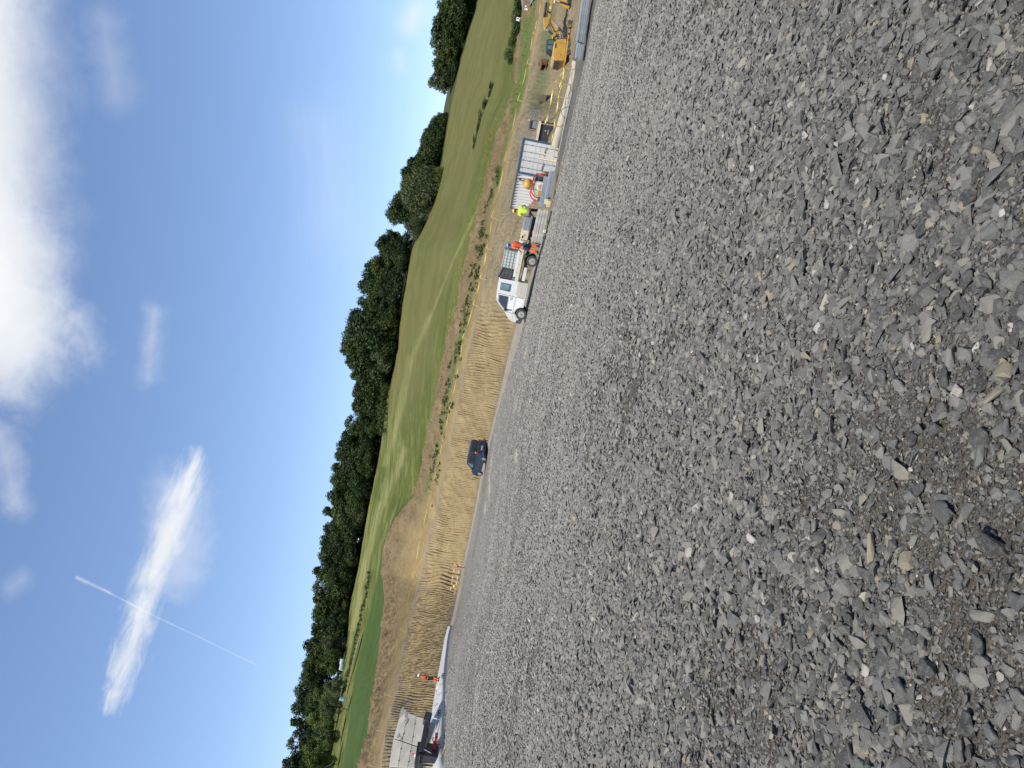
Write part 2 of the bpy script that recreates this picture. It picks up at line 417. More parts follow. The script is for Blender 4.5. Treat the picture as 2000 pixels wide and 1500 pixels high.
azg = np.radians(np.arange(-75, 75.01, 0.4))
us = np.concatenate([np.geomspace(0.25, 9, 60), np.array([])])
rows = []
re = LR('E', azg)
for q in us: rows.append(np.full_like(azg, q))
for q in np.linspace(0, 1, 150)[1:] ** 1.3: rows.append(9 + (re - 9) * q)
Rg = np.array(rows); jag = 0.10 * (fbm(azg * 160, azg * 0, 4, 4) - 0.5)
Rg[-1] += jag
Xg, Yg = Rg * np.sin(azg), Rg * np.cos(azg)
Zg = gravel_z(Xg, Yg)
Vg = np.stack([Xg, Yg, Zg], -1).reshape(-1, 3)
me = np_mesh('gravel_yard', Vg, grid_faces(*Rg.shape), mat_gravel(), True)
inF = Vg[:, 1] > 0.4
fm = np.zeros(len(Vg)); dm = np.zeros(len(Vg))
fm[inF] = fines_mask(Vg[inF]); dm[inF] = pale_mask(Vg[inF])
attr(me, 'fines', fm); attr(me, 'pale_amt', dm)
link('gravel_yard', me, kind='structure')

# ---- loose stones: angular crushed rock, many thousands, one object of stuff
def stone_mesh(k, flat, elong, npts):
    rg = np.random.default_rng(100 + k)
    p = rg.normal(size=(npts, 3)); p /= np.linalg.norm(p, axis=1)[:, None]
    p = np.sign(p) * np.abs(p) ** 0.75 * rg.uniform(0.82, 1.08, (npts, 1)) * np.array([elong, 1.0, flat]) * 0.5
    bm = bmesh.new(); vs = [bm.verts.new(q) for q in p]
    r = bmesh.ops.convex_hull(bm, input=vs)
    bmesh.ops.delete(bm, geom=[e for e in r['geom_interior'] if isinstance(e, bmesh.types.BMVert)], context='VERTS')
    bmesh.ops.dissolve_limit(bm, angle_limit=R_(9), verts=bm.verts, edges=bm.edges)
    if npts > 14: bmesh.ops.bevel(bm, geom=bm.edges[:], offset=0.022, segments=1, affect='EDGES')
    me = bpy.data.meshes.new('stone'); bm.to_mesh(me); bm.free(); return me

def mat_stone():
    m, t, b = new_mat('slate_stone')
    oi = t.node('ShaderNodeObjectInfo'); rnd = oi.outputs['Random']
    P = t.node('ShaderNodeNewGeometry').outputs['Position']
    base = t.ramp(rnd, [(0.0, (0.018, 0.018, 0.0175)), (0.22, (0.043, 0.0425, 0.040)), (0.55, (0.077, 0.076, 0.070)), (0.88, (0.132, 0.127, 0.113)),
                        (0.955, (0.150, 0.138, 0.105)), (0.982, (0.17, 0.135, 0.085)), (0.995, (0.30, 0.285, 0.25))])
    sy = t.node('ShaderNodeSeparateXYZ'); t.put(sy.inputs[0], P); r = sy.outputs[1]      # stones blend to a paler tone further ahead
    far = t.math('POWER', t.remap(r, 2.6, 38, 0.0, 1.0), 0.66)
    n = t.noise(P, 45, 6, 0.7); n2 = t.noise(P, 160, 3, 0.6)
    c = t.mix(t.remap(n, 0.48, 0.75, 0, 0.5), base, (0.17, 0.165, 0.142))
    c = t.mix(t.remap(n2, 0.58, 0.72, 0, 0.35), c, (0.25, 0.245, 0.222))
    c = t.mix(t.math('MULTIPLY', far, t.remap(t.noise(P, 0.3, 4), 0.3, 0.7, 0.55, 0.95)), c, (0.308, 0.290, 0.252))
    t.put(b.inputs['Base Color'], c); b.inputs['Roughness'].default_value = 0.78; b.inputs['Specular IOR Level'].default_value = 0.3
    t.put(b.inputs['Normal'], t.bump(t.math('ADD', n, t.math('MULTIPLY', n2, 0.4)), 0.5, 0.008))
    return m

src = bpy.data.collections.new('stone_source')
ms = mat_stone(); NST = 12
for k in range(NST):
    me = stone_mesh(k, [0.42, 0.55, 0.34, 0.62, 0.48, 0.38][k % 6], [1.5, 1.15, 1.35, 1.25, 1.75, 1.05][k % 6], 20 if k < 8 else 12)
    me.materials.append(ms)
    src.objects.link(bpy.data.objects.new('stone_%02d' % k, me))

def scatter(r0, r1, dens, lo, hi, pw=1.0, amax=48, avoid=0.9):
    A = R_(amax); area = A * (r1 * r1 - r0 * r0); n = int(area * dens)
    r = np.sqrt(RNG.uniform(r0 * r0, r1 * r1, n)); az = RNG.uniform(-A, A, n)
    k = r < LR('E', az) - 0.15 + 0.75 * RNG.uniform(0, 1, n) ** 3; r, az = r[k], az[k]
    X, Y = r * np.sin(az), r * np.cos(az)
    s = lo + (hi - lo) * RNG.uniform(0, 1, len(X)) ** pw
    V = np.stack([X, Y, X * 0], 1)
    keep = RNG.uniform(0, 1, len(X)) > np.maximum(avoid * fines_mask(V) * (s > 0.018), 0.80 * track_mask(V))
    return X[keep], Y[keep], s[keep]
sets = [scatter(1.2, 4.5, 3600, 0.009, 0.020), scatter(4.5, 8.5, 1400, 0.014, 0.026), scatter(1.2, 7, 1500, 0.020, 0.040, 1.2), scatter(7, 16, 750, 0.026, 0.050, 1.1),
        scatter(1.2, 9, 430, 0.040, 0.086, 1.5), scatter(9, 18, 420, 0.042, 0.088, 1.3), scatter(18, 28, 300, 0.036, 0.074, 1.2), scatter(27, 40, 120, 0.038, 0.068, 1.0, 38), scatter(40, 60, 20, 0.045, 0.08, 1.0, 30), scatter(60, 96, 3, 0.05, 0.09, 1.0, 30), scatter(1.2, 15, 7.0, 0.08, 0.13, 1.8)]
X = np.concatenate([s[0] for s in sets]); Y = np.concatenate([s[1] for s in sets]); S = np.concatenate([s[2] for s in sets])
n = len(X); print('stones', n)
Z = gravel_z(X, Y) + S * RNG.uniform(-0.06, 0.30, n)
me = bpy.data.meshes.new('gravel_stones'); me.vertices.add(n)
me.vertices.foreach_set('co', np.stack([X, Y, Z], 1).astype(np.float32).ravel())
a = me.attributes.new('rot', 'FLOAT_VECTOR', 'POINT')
a.data.foreach_set('vector', np.stack([RNG.normal(0, 0.32, n), RNG.normal(0, 0.32, n), RNG.uniform(0, 6.28, n)], 1).astype(np.float32).ravel())
a = me.attributes.new('size', 'FLOAT_VECTOR', 'POINT')
a.data.foreach_set('vector', (S[:, None] * RNG.uniform(0.8, 1.2, (n, 3))).astype(np.float32).ravel())
a = me.attributes.new('kind_index', 'INT', 'POINT')
idx = RNG.integers(0, NST, n); idx[S < 0.03] = RNG.integers(8, NST, (S < 0.03).sum()); a.data.foreach_set('value', idx.astype(np.int32))
me.update()
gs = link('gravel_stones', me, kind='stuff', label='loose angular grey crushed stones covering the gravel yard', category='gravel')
ng = bpy.data.node_groups.new('spread_stones', 'GeometryNodeTree')
ng.interface.new_socket('Geometry', in_out='INPUT', socket_type='NodeSocketGeometry')
ng.interface.new_socket('Geometry', in_out='OUTPUT', socket_type='NodeSocketGeometry')
N, Lk = ng.nodes, ng.links
gi, go = N.new('NodeGroupInput'), N.new('NodeGroupOutput')
ci = N.new('GeometryNodeCollectionInfo'); ci.inputs['Collection'].default_value = src; ci.inputs['Separate Children'].default_value = True; ci.inputs['Reset Children'].default_value = True
ip = N.new('GeometryNodeInstanceOnPoints'); ip.inputs['Pick Instance'].default_value = True
def na(name, typ):
    q = N.new('GeometryNodeInputNamedAttribute'); q.data_type = typ; q.inputs['Name'].default_value = name
    return q.outputs['Attribute']
e2r = N.new('FunctionNodeEulerToRotation'); Lk.new(na('rot', 'FLOAT_VECTOR'), e2r.inputs[0])
Lk.new(gi.outputs[0], ip.inputs['Points']); Lk.new(ci.outputs[0], ip.inputs['Instance'])
Lk.new(na('kind_index', 'INT'), ip.inputs['Instance Index']); Lk.new(e2r.outputs[0], ip.inputs['Rotation']); Lk.new(na('size', 'FLOAT_VECTOR'), ip.inputs['Scale'])
Lk.new(ip.outputs[0], go.inputs[0])
gs.modifiers.new('spread', 'NODES').node_group = ng

# ---- kerb side strip between gravel and slope
conc_pale = M('sandy_concrete', (0.20, 0.172, 0.13), 0.9, 0, 0.14, 1.2, 0.01, (0.27, 0.24, 0.19), 0.5)
conc_grey = M('fresh_concrete', (0.36, 0.355, 0.335), 0.85, 0, 0.07, 0.9, 0.006, (0.42, 0.41, 0.39), 0.4)
soil_trench = mat_soil('trench_soil', [(0.07, 0.064, 0.054), (0.12, 0.112, 0.095), (0.17, 0.158, 0.13), (0.06, 0.054, 0.044)], 1.6)
a405, a1225 = az_of(405, 'E'), az_of(1225, 'E')
def near_noise(amp, f):
    return lambda X, Y, T, r: amp * (fbm(X * f, Y * f, 41, 5) - 0.5) * np.sin(np.pi * np.clip(T, 0, 1)) ** 0.5
strip('trench_side', 'E', 'G', A_ALL[A_ALL > a405 - 0.002], np.linspace(0, 1, 16), soil_trench, near_noise(0.25, 1.2))
strip('gutter_strip', 'E', 'G', A_ALL[(A_ALL <= a405 + 0.002) & (A_ALL >= a1225 - 0.002)], np.linspace(0, 1, 8), conc_pale, near_noise(0.06, 2.0))
def slab_disp(X, Y, T, r): return np.where(T > 0.001, 0.20, -0.12)
strip('concrete_apron', 'E', 'G', A_ALL[(A_ALL <= a1225 + 0.002)], [0, 0.004, 0.2, 0.5, 0.8, 1.0], conc_grey, slab_disp, smooth=False)

# ---- raked slope
_rr = 0.5 * (LR('G', A_FINE) + LR('T', A_FINE)); _lx, _ly = _rr * np.sin(A_FINE), _rr * np.cos(A_FINE)
SPC = np.clip(_rr / 140.0, 0.32, 0.62)
L_REF = np.cumsum(np.hypot(np.diff(_lx, prepend=_lx[:1]), np.diff(_ly, prepend=_ly[:1])) / SPC)
def slope_disp(X, Y, T, r):
    az = np.arctan2(X, Y)
    L = np.interp(az, A_FINE, L_REF)
    warp = 2.4 * (fbm(L * 0.13, T * 2.0, 51, 3) - 0.5) + 0.36 * (fbm(L * 0.8, T * 7, 57, 3) - 0.5)
    ph = L + warp + T * 0.8; spc = np.interp(az, A_FINE, SPC)
    w = np.abs((ph % 1.0) - 0.5) * 2
    cell = np.floor(ph)
    amp = 0.35 + 1.5 * np.clip(fbm(cell * 0.9, T * 4.0, 61, 3) - 0.25, 0, 1)
    rill = -np.exp(-(w / 0.26) ** 2) * 0.85 * spc * amp
    raked = np.clip((az_of(560, 'T') - az) / 0.05, 0.12, 1)       # little raking right of the pickup
    env = np.clip(T / 0.10, 0, 1) * np.clip((1 - T) / 0.06, 0, 1)
    return (rill * raked + 0.55 * (fbm(X * 0.22, Y * 0.22, 71, 4) - 0.5) + 0.30 * (fbm(X * 1.6, Y * 1.6, 73, 4) - 0.5) + 0.14 * (fbm(X * 5, Y * 5, 74, 2) - 0.5)) * env
def slope_col(t, P, c):
    g = attr_out(t, 'grey')
    c = t.mix(t.remap(t.noise(P, 0.8, 5, 0.7), 0.45, 0.7, 0, 0.35), c, (0.32, 0.25, 0.135))
    gr = attr_out(t, 'green')
    c = t.mix(t.math('MULTIPLY', t.remap(g, 0.5, 0.8, 0, 1), t.remap(t.noise(P, 0.45, 7, 0.75), 0.50, 0.60, 0, 0.75)), c, (0.060, 0.058, 0.022))
    c = t.mix(t.math('MULTIPLY', t.remap(g, 0.5, 0.8, 0, 1), t.remap(t.noise(P, 1.1, 7, 0.8), 0.54, 0.64, 0, 0.8)), c, (0.055, 0.042, 0.028))
    c = t.mix(t.math('MULTIPLY', gr, t.remap(t.noise(P, 1.4, 6, 0.75), 0.27, 0.45, 0, 1)), c, t.ramp(t.noise(P, 6, 4, 0.7), [(0.3, (0.022, 0.050, 0.008)), (0.7, (0.075, 0.135, 0.022))]))
    return t.mix(t.math('MULTIPLY', g, t.remap(t.noise(P, 1.5, 5, 0.7), 0.3, 0.6, 0.3, 1.0)), c, (0.145, 0.122, 0.084))
m_slope = mat_soil('raked_clay_soil', [(0.17, 0.125, 0.062), (0.255, 0.195, 0.103), (0.335, 0.265, 0.148), (0.13, 0.096, 0.050)], 1.0, 0.10, slope_col)
def grey_mask(V, T):
    az = np.arctan2(V[:, 0], V[:, 1]); g = np.clip((T - 0.90) / 0.08, 0, 1) * 0.6
    g = np.maximum(g, np.clip((0.10 - T) / 0.08, 0, 1) * 0.8)
    px = project(V)
    g = np.maximum(g, 0.95 * np.clip(1.25 - np.hypot((px[:, 0] - 785) / 45, (px[:, 1] - 1385) / 38), 0, 1))
    g = np.maximum(g, np.clip((px[:, 1] - 1400) / 30, 0, 1))
    return np.clip(np.maximum(g, 0.75 * np.clip((az - az_of(620, 'T')) / 0.06, 0, 1)), 0, 1)
AT = {'grey': grey_mask, 'green': lambda V, T: np.clip(1.7 - dist_poly(project(V), [(1078, -20), (1074, 20), (1069, 70), (1063, 124), (1052, 182), (1045, 212)]) / 9, 0, 1)}
_sv = np.linspace(0, 1, 60)
def slope_lo(X, Y, T, r): return slope_disp(X, Y, T * .7, r)
def slope_hi(X, Y, T, r): return slope_disp(X, Y, .7 + T * .3, r)
def at_lo(f): return lambda V, T: f(V, T * .7)
def at_hi(f): return lambda V, T: f(V, .7 + T * .3)
strip('raked_slope', 'G', 'K', A_FINE, np.linspace(0, 1, 42), m_slope, slope_lo, {k: at_lo(f) for k, f in AT.items()})
strip('upper_slope', 'K', 'T', A_FINE, np.linspace(0, 1, 20), m_slope, slope_hi, {k: at_hi(f) for k, f in AT.items()})

# ---- bench and heaped topsoil above the slope
def bench_disp(X, Y, T, r):
    az = np.arctan2(X, Y)
    heap = np.exp(-((az - az_of(1070, 'S')) / 0.075) ** 2) * 1.6 * np.sin(np.pi * np.clip(T, 0, 1)) ** 1.5
    ridge = 0.9 * np.exp(-((T - 0.72) / 0.16) ** 2) * fbm(az * 60, T * 2, 77, 3)
    env = np.clip(T / 0.06, 0, 1) * np.clip((1 - T) / 0.05, 0, 1)
    lump = 0.9 * (fbm(X * 0.5, Y * 0.5, 81, 5, 0.6) - 0.5) + 0.85 * (fbm(X * 1.8, Y * 1.8, 83, 4, .6) - 0.5)
    return (heap + ridge + lump * np.clip((T - 0.25) / 0.25, 0.15, 1)) * env
def bench_col(t, P, c):
    f = attr_out(t, 'straw'); p = attr_out(t, 'pebble'); gn = attr_out(t, 'green')
    c = t.mix(t.math('MULTIPLY', f, t.remap(t.noise(P, 2.0, 5, 0.7), 0.3, 0.6, 0.3, 1)), c, (0.29, 0.215, 0.095))
    v = t.voro(P, 9.0)
    c = t.mix(p, c, t.ramp(v.outputs['Color'], [(0.1, (0.10, 0.095, 0.085)), (0.9, (0.30, 0.285, 0.255))]))
    return t.mix(t.math('MULTIPLY', gn, t.remap(t.noise(P, 1.4, 6, 0.75), 0.34, 0.52, 0, 1)), c, t.ramp(t.noise(P, 5, 4, 0.7), [(0.3, (0.035, 0.06, 0.015)), (0.7, (0.12, 0.17, 0.045))]))
m_bench = mat_soil('heaped_topsoil', [(0.105, 0.074, 0.038), (0.175, 0.128, 0.068), (0.24, 0.18, 0.10), (0.085, 0.062, 0.033)], 1.0, 0.2, bench_col)
def bench_straw(V, T): return np.clip(1.2 - T / 0.33, 0, 1) * np.clip(0.25 + 1.1 * fbm(V[:, 0] * 0.3, V[:, 1] * 0.3, 85, 4), 0, 1)
def bench_pebble(V, T): return np.clip((0.035 - T) / 0.015, 0, 1) * np.clip(1.6 * fbm(V[:, 0] * .7, V[:, 1] * .7, 87, 4) - .15, 0, 1)
def bench_green(V, T):
    px = project(V); az = np.arctan2(V[:, 0], V[:, 1])
    g = np.exp(-((T - 0.40) / 0.07) ** 2) * np.clip((fbm(V[:, 0] * 0.25, V[:, 1] * 0.25, 91, 4) - 0.42) * 8, 0, 1) * (az > az_of(985, 'T'))
    g = np.maximum(g, 1.3 * np.clip(1.5 - dist_poly(px, [(1032, 40), (1022, 150), (1004, 215)]) / 9, 0, 1))
    g = np.maximum(g, np.clip((T - 0.95) / 0.04, 0, 1))
    return np.clip(g, 0, 1)
strip('topsoil_bank', 'T', 'S', np.radians(np.arange(-40, 40.01, 0.06)), np.linspace(0, 1, 130), m_bench, bench_disp, {'straw': bench_straw, 'pebble': bench_pebble, 'green': bench_green})

# ---- fields
def field_disp(X, Y, T, r): return 0.5 * (fbm(X * 0.08, Y * 0.08, 95, 4) - 0.5) * np.sin(np.pi * T) + 0.12 * (fbm(X * 0.6, Y * 0.6, 97, 3) - 0.5) * np.sin(np.pi * T)
zero = lambda V, T: np.zeros(len(V))
m_field = mat_grass('young_crop_green', (0.040, 0.080, 0.016), (0.046, 0.086, 0.018), (0.056, 0.10, 0.023))
az_tip = az_of(955, 'S')
AF = np.radians(np.arange(-42, 42.01, 0.08))
strip('crop_field', 'S', 'F', AF[AF <= az_tip + 0.01], np.linspace(0, 1, 30), m_field, field_disp, {'mown': lambda V, T: 0.20 * np.clip((T - 0.93) / 0.05, 0, 1), 'ripe': lambda V, T: 0.25 * fbm(V[:, 0] * .1, V[:, 1] * .1, 99, 3), 'flower': zero})
m_meadow = mat_grass('hay_meadow', (0.045, 0.070, 0.013), (0.078, 0.097, 0.021), (0.112, 0.126, 0.032))
mown_lines = [([(934, 405), (883, 513), (840, 622)], 2.2, .7), ([(840, 618), (807, 693), (788, 783)], 5, 0.6), ([(800, 700), (788, 783), (768, 855), (752, 905)], 7, 0.6),
              ([(790, 880), (765, 940), (742, 1000), (724, 1060)], 7, 0.6), ([(745, 985), (716, 1090), (704, 1150), (690, 1230)], 7, 0.9), ([(735, 915), (712, 1045), (690, 1180)], 2, .6),
              ([(688, 1240), (676, 1310)], 4, .6)]
def mown(V, T):
    px = project(V); m = np.zeros(len(V))
    for pts, w, k in mown_lines: m = np.maximum(m, k * np.exp(-(dist_poly(px, pts) / w) ** 2))
    az = np.arctan2(V[:, 0], V[:, 1])
    m = m * np.clip(0.30 + 1.5 * (fbm(np.hypot(V[:, 0], V[:, 1]) * 0.8, az * 14, 107, 5, .6) - 0.2), 0.1, 1.15)
    st = fbm(V[:, 0] * 0.03 + V[:, 1] * 0.18, V[:, 0] * 0.20 - V[:, 1] * 0.03, 101, 3)
    return np.clip(m + 0.38 * np.clip((st - 0.48) * 8, 0, 1) * np.clip(0.35 + (az_of(700, 'B') - az) * 6, 0.3, 1), 0, 1)
def ripe(V, T):
    px = project(V); az = np.arctan2(V[:, 0], V[:, 1])
    g = 0.85 * np.clip((az - az_of(900, 'B')) / 0.12, 0, 1) * np.clip(T / 0.25, 0, 1) * (0.45 + 0.9 * fbm(V[:, 0] * 0.04, V[:, 1] * 0.02, 103, 4))
    return np.clip(np.maximum(g, 0.75 * np.clip((T - 0.9) / 0.06, 0, 1)), 0, 1)
def flower(V, T):
    az = np.arctan2(V[:, 0], V[:, 1])
    return np.clip((0.25 - T) / 0.2, 0, 1) * np.clip((fbm(V[:, 0] * 0.05, V[:, 1] * 0.05, 105, 3) - 0.48) * 6, 0, 1)
strip('hay_meadow', 'F', 'B', np.radians(np.arange(-42, 42.01, 0.06)), np.linspace(0, 1, 150), m_meadow, field_disp, {'mown': mown, 'ripe': ripe, 'flower': flower})

# ---- wooded hill behind the meadow, and the country all round
azh = np.radians(np.arange(-60, 60.01, 0.5)); rb, zb = LR('B', azh), LZ('B', azh)
zs = []; rs = []
for k, (dr, dz) in enumerate([(0, 0), (12, 2.2), (30, 5.0), (60, 6.0), (140, -6), (260, -30), (420, -60)]):
    rs.append(rb + dr); zs.append(zb + dz)
Rh, Zh = np.array(rs), np.maximum(np.array(zs), -3.0)
m_floor = mat_soil('forest_floor', [(0.03, 0.04, 0.012), (0.05, 0.06, 0.02), (0.06, 0.07, 0.025), (0.03, 0.03, 0.015)], 0.5)
link('wooded_hill', np_mesh('wooded_hill', np.stack([Rh * np.sin(azh), Rh * np.cos(azh), Zh], -1).reshape(-1, 3), grid_faces(*Rh.shape), m_floor, True), kind='structure')
m_land = mat_grass('far_grassland', (0.05, 0.075, 0.02), (0.08, 0.10, 0.03), (0.11, 0.13, 0.04))
aa = np.linspace(0, 2 * math.pi, 97); rr = np.array([1.0, 12, 60, 300, 1500, 4000])[:, None]
Vl = np.stack([rr * np.sin(aa), rr * np.cos(aa), np.full((6, 97), -2.6)], -1).reshape(-1, 3)
link('ground', np_mesh('ground', Vl, grid_faces(6, 97), m_land), kind='structure')
# ---------------------------------------------------------------- trees and shrubs
def leaf_mat(name, stops, spread=0.5):
    m, t, b = new_mat(name)
    isl = t.node('ShaderNodeNewGeometry').outputs['Random Per Island']
    oi = t.node('ShaderNodeObjectInfo').outputs['Random']
    cl = attr_out(t, 'clump')
    v = t.math('ADD', t.math('MULTIPLY', isl, 0.30), t.math('ADD', t.math('MULTIPLY', oi, 0.40), t.math('MULTIPLY', cl, 0.30)))
    c = t.ramp(v, stops)
    t.put(b.inputs['Base Color'], c); b.inputs['Roughness'].default_value = 0.6; b.inputs['Specular IOR Level'].default_value = 0.25
    tr = t.node('ShaderNodeBsdfTranslucent'); t.put(tr.inputs[0], t.mix(1.0, c, (0.9, 1.0, 0.45), 'MULTIPLY'))
    mx = t.node('ShaderNodeMixShader'); mx.inputs[0].default_value = 0.22
    out = [n for n in t.n if n.type == 'OUTPUT_MATERIAL'][0]
    t.l.new(b.outputs[0], mx.inputs[1]); t.l.new(tr.outputs[0], mx.inputs[2]); t.l.new(mx.outputs[0], out.inputs[0])
    return m
m_leaf = leaf_mat('broad_leaves', [(0.05, (0.008, 0.017, 0.005)), (0.35, (0.018, 0.034, 0.009)), (0.6, (0.038, 0.060, 0.014)), (0.92, (0.090, 0.112, 0.025))])
m_leaf_pale = leaf_mat('willow_leaves', [(0.05, (0.035, 0.048, 0.020)), (0.5, (0.072, 0.092, 0.038)), (0.95, (0.13, 0.15, 0.066))])
m_leaf_yel = leaf_mat('yellow_green_leaves', [(0.05, (0.035, 0.055, 0.010)), (0.5, (0.085, 0.115, 0.022)), (0.95, (0.16, 0.185, 0.045))])
m_leaf_wild = leaf_mat('wild_leaves', [(0.05, (0.020, 0.038, 0.010)), (0.5, (0.050, 0.080, 0.020)), (0.95, (0.11, 0.14, 0.04))])
m_bark = M('tree_bark', (0.10, 0.075, 0.052), 0.95, 0, 0.3, 3.0, 0.02)

def leaf_cloud(rg, blobs, n, size, squash=0.8, out=0.9):
    """n little leaf-sprays on and in the blobs; returns V, F, clump"""
    w = np.array([b[3] ** 2 for b in blobs]); w /= w.sum()
    k = rg.choice(len(blobs), n, p=w); B = np.array(blobs)[k]
    d = rg.normal(size=(n, 3)); d /= np.linalg.norm(d, axis=1)[:, None]
    rad = rg.uniform(0.55, 1.06, n) ** 0.7
    C = B[:, :3] + d * (B[:, 3] * rad)[:, None] * np.array([1, 1, squash])
    nrm = d * out + rg.normal(size=(n, 3)) * 0.65 + np.array([0, 0, 0.35]); nrm /= np.linalg.norm(nrm, axis=1)[:, None]
    a = np.cross(nrm, rg.normal(size=(n, 3))); a /= np.linalg.norm(a, axis=1)[:, None]; b = np.cross(nrm, a)
    s = size * rg.uniform(0.55, 1.35, n)[:, None]
    p = [C - a * s * 0.62, C - b * s * 0.36 + nrm * s * 0.12, C + a * s * 0.62, C + b * s * 0.36 + nrm * s * 0.12]
    V = np.stack(p, 1).reshape(-1, 3); F = np.arange(4 * n).reshape(n, 4)
    cl = np.array([vnoise(q[0] * 37.1, q[1] * 53.7, 5) for q in blobs])[k]
    return V, F, np.repeat(np.clip(cl + rg.uniform(-0.1, 0.1, n), 0, 1), 4)

def tube_np(path, radii, n=7):
    V, Fq = [], []; path = [Vector(p) for p in path]
    for i, (p, r) in enumerate(zip(path, radii)):
        d = (path[min(i + 1, len(path) - 1)] - path[max(i - 1, 0)]).normalized()
        u = d.cross(Vector((0.13, 0.97, 0.2))).normalized(); w = d.cross(u)
        for k in range(n):
            a = 2 * math.pi * k / n; V.append(tuple(p + u * (r * math.cos(a)) + w * (r * math.sin(a))))
    for i in range(len(path) - 1):
        for k in range(n):
            k2 = (k + 1) % n; Fq.append((i * n + k, i * n + k2, (i + 1) * n + k2, (i + 1) * n + k))
    return V, Fq
def tubes_mesh(name, parts, mat):
    V, F = [], []
    for path, radii in parts:
        v, f = tube_np(path, radii); o = len(V); V += v; F += [tuple(q + o for q in x) for x in f]
    return np_mesh(name, V, F, mat, True)

def tree_meshes(seed, style):
    rg = np.random.default_rng(seed); blobs = []
    if style == 'round':   z0, z1, w, nb, br, n, sz = 0.16, 1.0, 0.34, 30, (0.06, 0.175), 5600, 0.034
    elif style == 'tall':  z0, z1, w, nb, br, n, sz = 0.12, 1.0, 0.22, 28, (0.05, 0.14), 4800, 0.031
    elif style == 'edge':  z0, z1, w, nb, br, n, sz = 0.02, 1.0, 0.46, 30, (0.08, 0.22), 6000, 0.044
    elif style == 'willow': z0, z1, w, nb, br, n, sz = 0.02, 1.0, 0.60, 34, (0.15, 0.28), 9000, 0.040
    elif style == 'spiky': z0, z1, w, nb, br, n, sz = 0.10, 1.0, 0.20, 26, (0.06, 0.12), 3600, 0.034
    elif style == 'sparse': z0, z1, w, nb, br, n, sz = 0.25, 1.0, 0.30, 16, (0.08, 0.14), 2200, 0.034
    for i in range(nb):
        h = rg.uniform(0, 1) ** 0.85
        prof_ = {'round': math.sin(math.pi * (0.14 + 0.80 * h)), 'tall': math.sin(math.pi * (0.22 + 0.73 * h)), 'edge': math.cos(math.pi * 0.47 * h) ** 0.8,
                 'willow': math.sin(math.pi * (0.36 + 0.56 * h)), 'spiky': 1.02 - 0.92 * h, 'sparse': math.sin(math.pi * (0.15 + 0.78 * h))}[style]
        r = rg.uniform(*br) * (0.65 + 0.5 * prof_); a = rg.uniform(0, 6.283); q = w * prof_ * rg.uniform(0.25, 1.0)
        z = z0 + r * 0.6 + (z1 - z0 - r * 1.3) * h
        blobs.append((q * math.cos(a), q * math.sin(a), z, r))
    V, F, cl = leaf_cloud(rg, blobs, n, sz)
    # a few sprays stand out of the outline
    m = n // 4; tw = [(b[0] * 1.12, b[1] * 1.12, b[2] + b[3] * 0.55, b[3] * 0.75) for b in blobs]
    V2, F2, cl2 = leaf_cloud(rg, tw, m, sz * 0.85)
    V = np.concatenate([V, V2]); F = np.concatenate([F, F2 + 4 * n]); cl = np.concatenate([cl, cl2])
    V[:, 2] = np.maximum(V[:, 2], -0.01)
    crown = np_mesh('crown', V, F, {'willow': m_leaf_pale}.get(style, m_leaf)); attr(crown, 'clump', cl)
    parts = [([(0, 0, -0.04), (0.006, 0.004, 0.2), (-0.008, 0.01, 0.5), (0.01, 0, 0.82)], [0.026, 0.020, 0.014, 0.004])]
    for b in blobs[:9]:
        z = max(0.12, b[2] - 0.22); parts.append(([(0, 0, z), (b[0] * 0.55, b[1] * 0.55, b[2] - 0.07), (b[0], b[1], b[2])], [0.010, 0.006, 0.002]))
    return crown, tubes_mesh('trunk', parts, m_bark)

VARS = {s: [tree_meshes(200 + 10 * k + j, s) for j in range(n)] for k, (s, n) in enumerate([('round', 4), ('tall', 3), ('edge', 4), ('willow', 1), ('spiky', 1), ('sparse', 1)])}
CROWN_ALT = {}
def recolour(me, mat):
    k = (me.name, mat.name)
    if k not in CROWN_ALT:
        c = me.copy(); c.materials.clear(); c.materials.append(mat); CROWN_ALT[k] = c
    return CROWN_ALT[k]

def add_tree(style, x, y, h, label, group=None, wide=1.0, mat=None, name='tree', cat='tree', z=None):
    cr, tr = random.choice(VARS[style])
    if mat: cr = recolour(cr, mat)
    e = bpy.data.objects.new(name, None); COL.objects.link(e)
    e.location = (x, y, (ground_z(x, y) if z is None else z) - 0.1); e.rotation_euler = (random.uniform(-.04, .04), random.uniform(-.04, .04), random.uniform(0, 6.28))
    e.scale = (h * wide, h * wide, h)
    e['label'] = label; e['category'] = cat
    if group: e['group'] = group
    c = bpy.data.objects.new('crown', cr); COL.objects.link(c); c.parent = e
    q = bpy.data.objects.new('trunk', tr); COL.objects.link(q); q.parent = e
    return e

Cpx = [(0, 857), (40, 845), (70, 838), (100, 846), (117, 852), (140, 838), (154, 830), (172, 846), (190, 872), (212, 880), (224, 862), (233, 841), (262, 822), (299, 811), (318, 786), (327, 779), (350, 782), (373, 772), (400, 764), (430, 741), (450, 738),
       (467, 733), (490, 712), (518, 704), (550, 700), (583, 695), (615, 684), (640, 664), (653, 662), (675, 664), (710, 672), (743, 682), (770, 690), (797, 676), (833, 664), (883, 656), (920, 646), (940, 643), (970, 632), (992, 627),
       (1015, 631), (1040, 633), (1060, 626), (1076, 622), (1100, 610), (1116, 607), (1144, 601), (1165, 606), (1180, 608), (1205, 604), (1220, 603), (1240, 594), (1252, 590), (1284, 588), (1310, 579), (1332, 577), (1350, 576), (1380, 568), (1404, 563),
       (1430, 556), (1460, 548), (1492, 544)]
_P = [pix(x, y, 200) for y, x in Cpx]
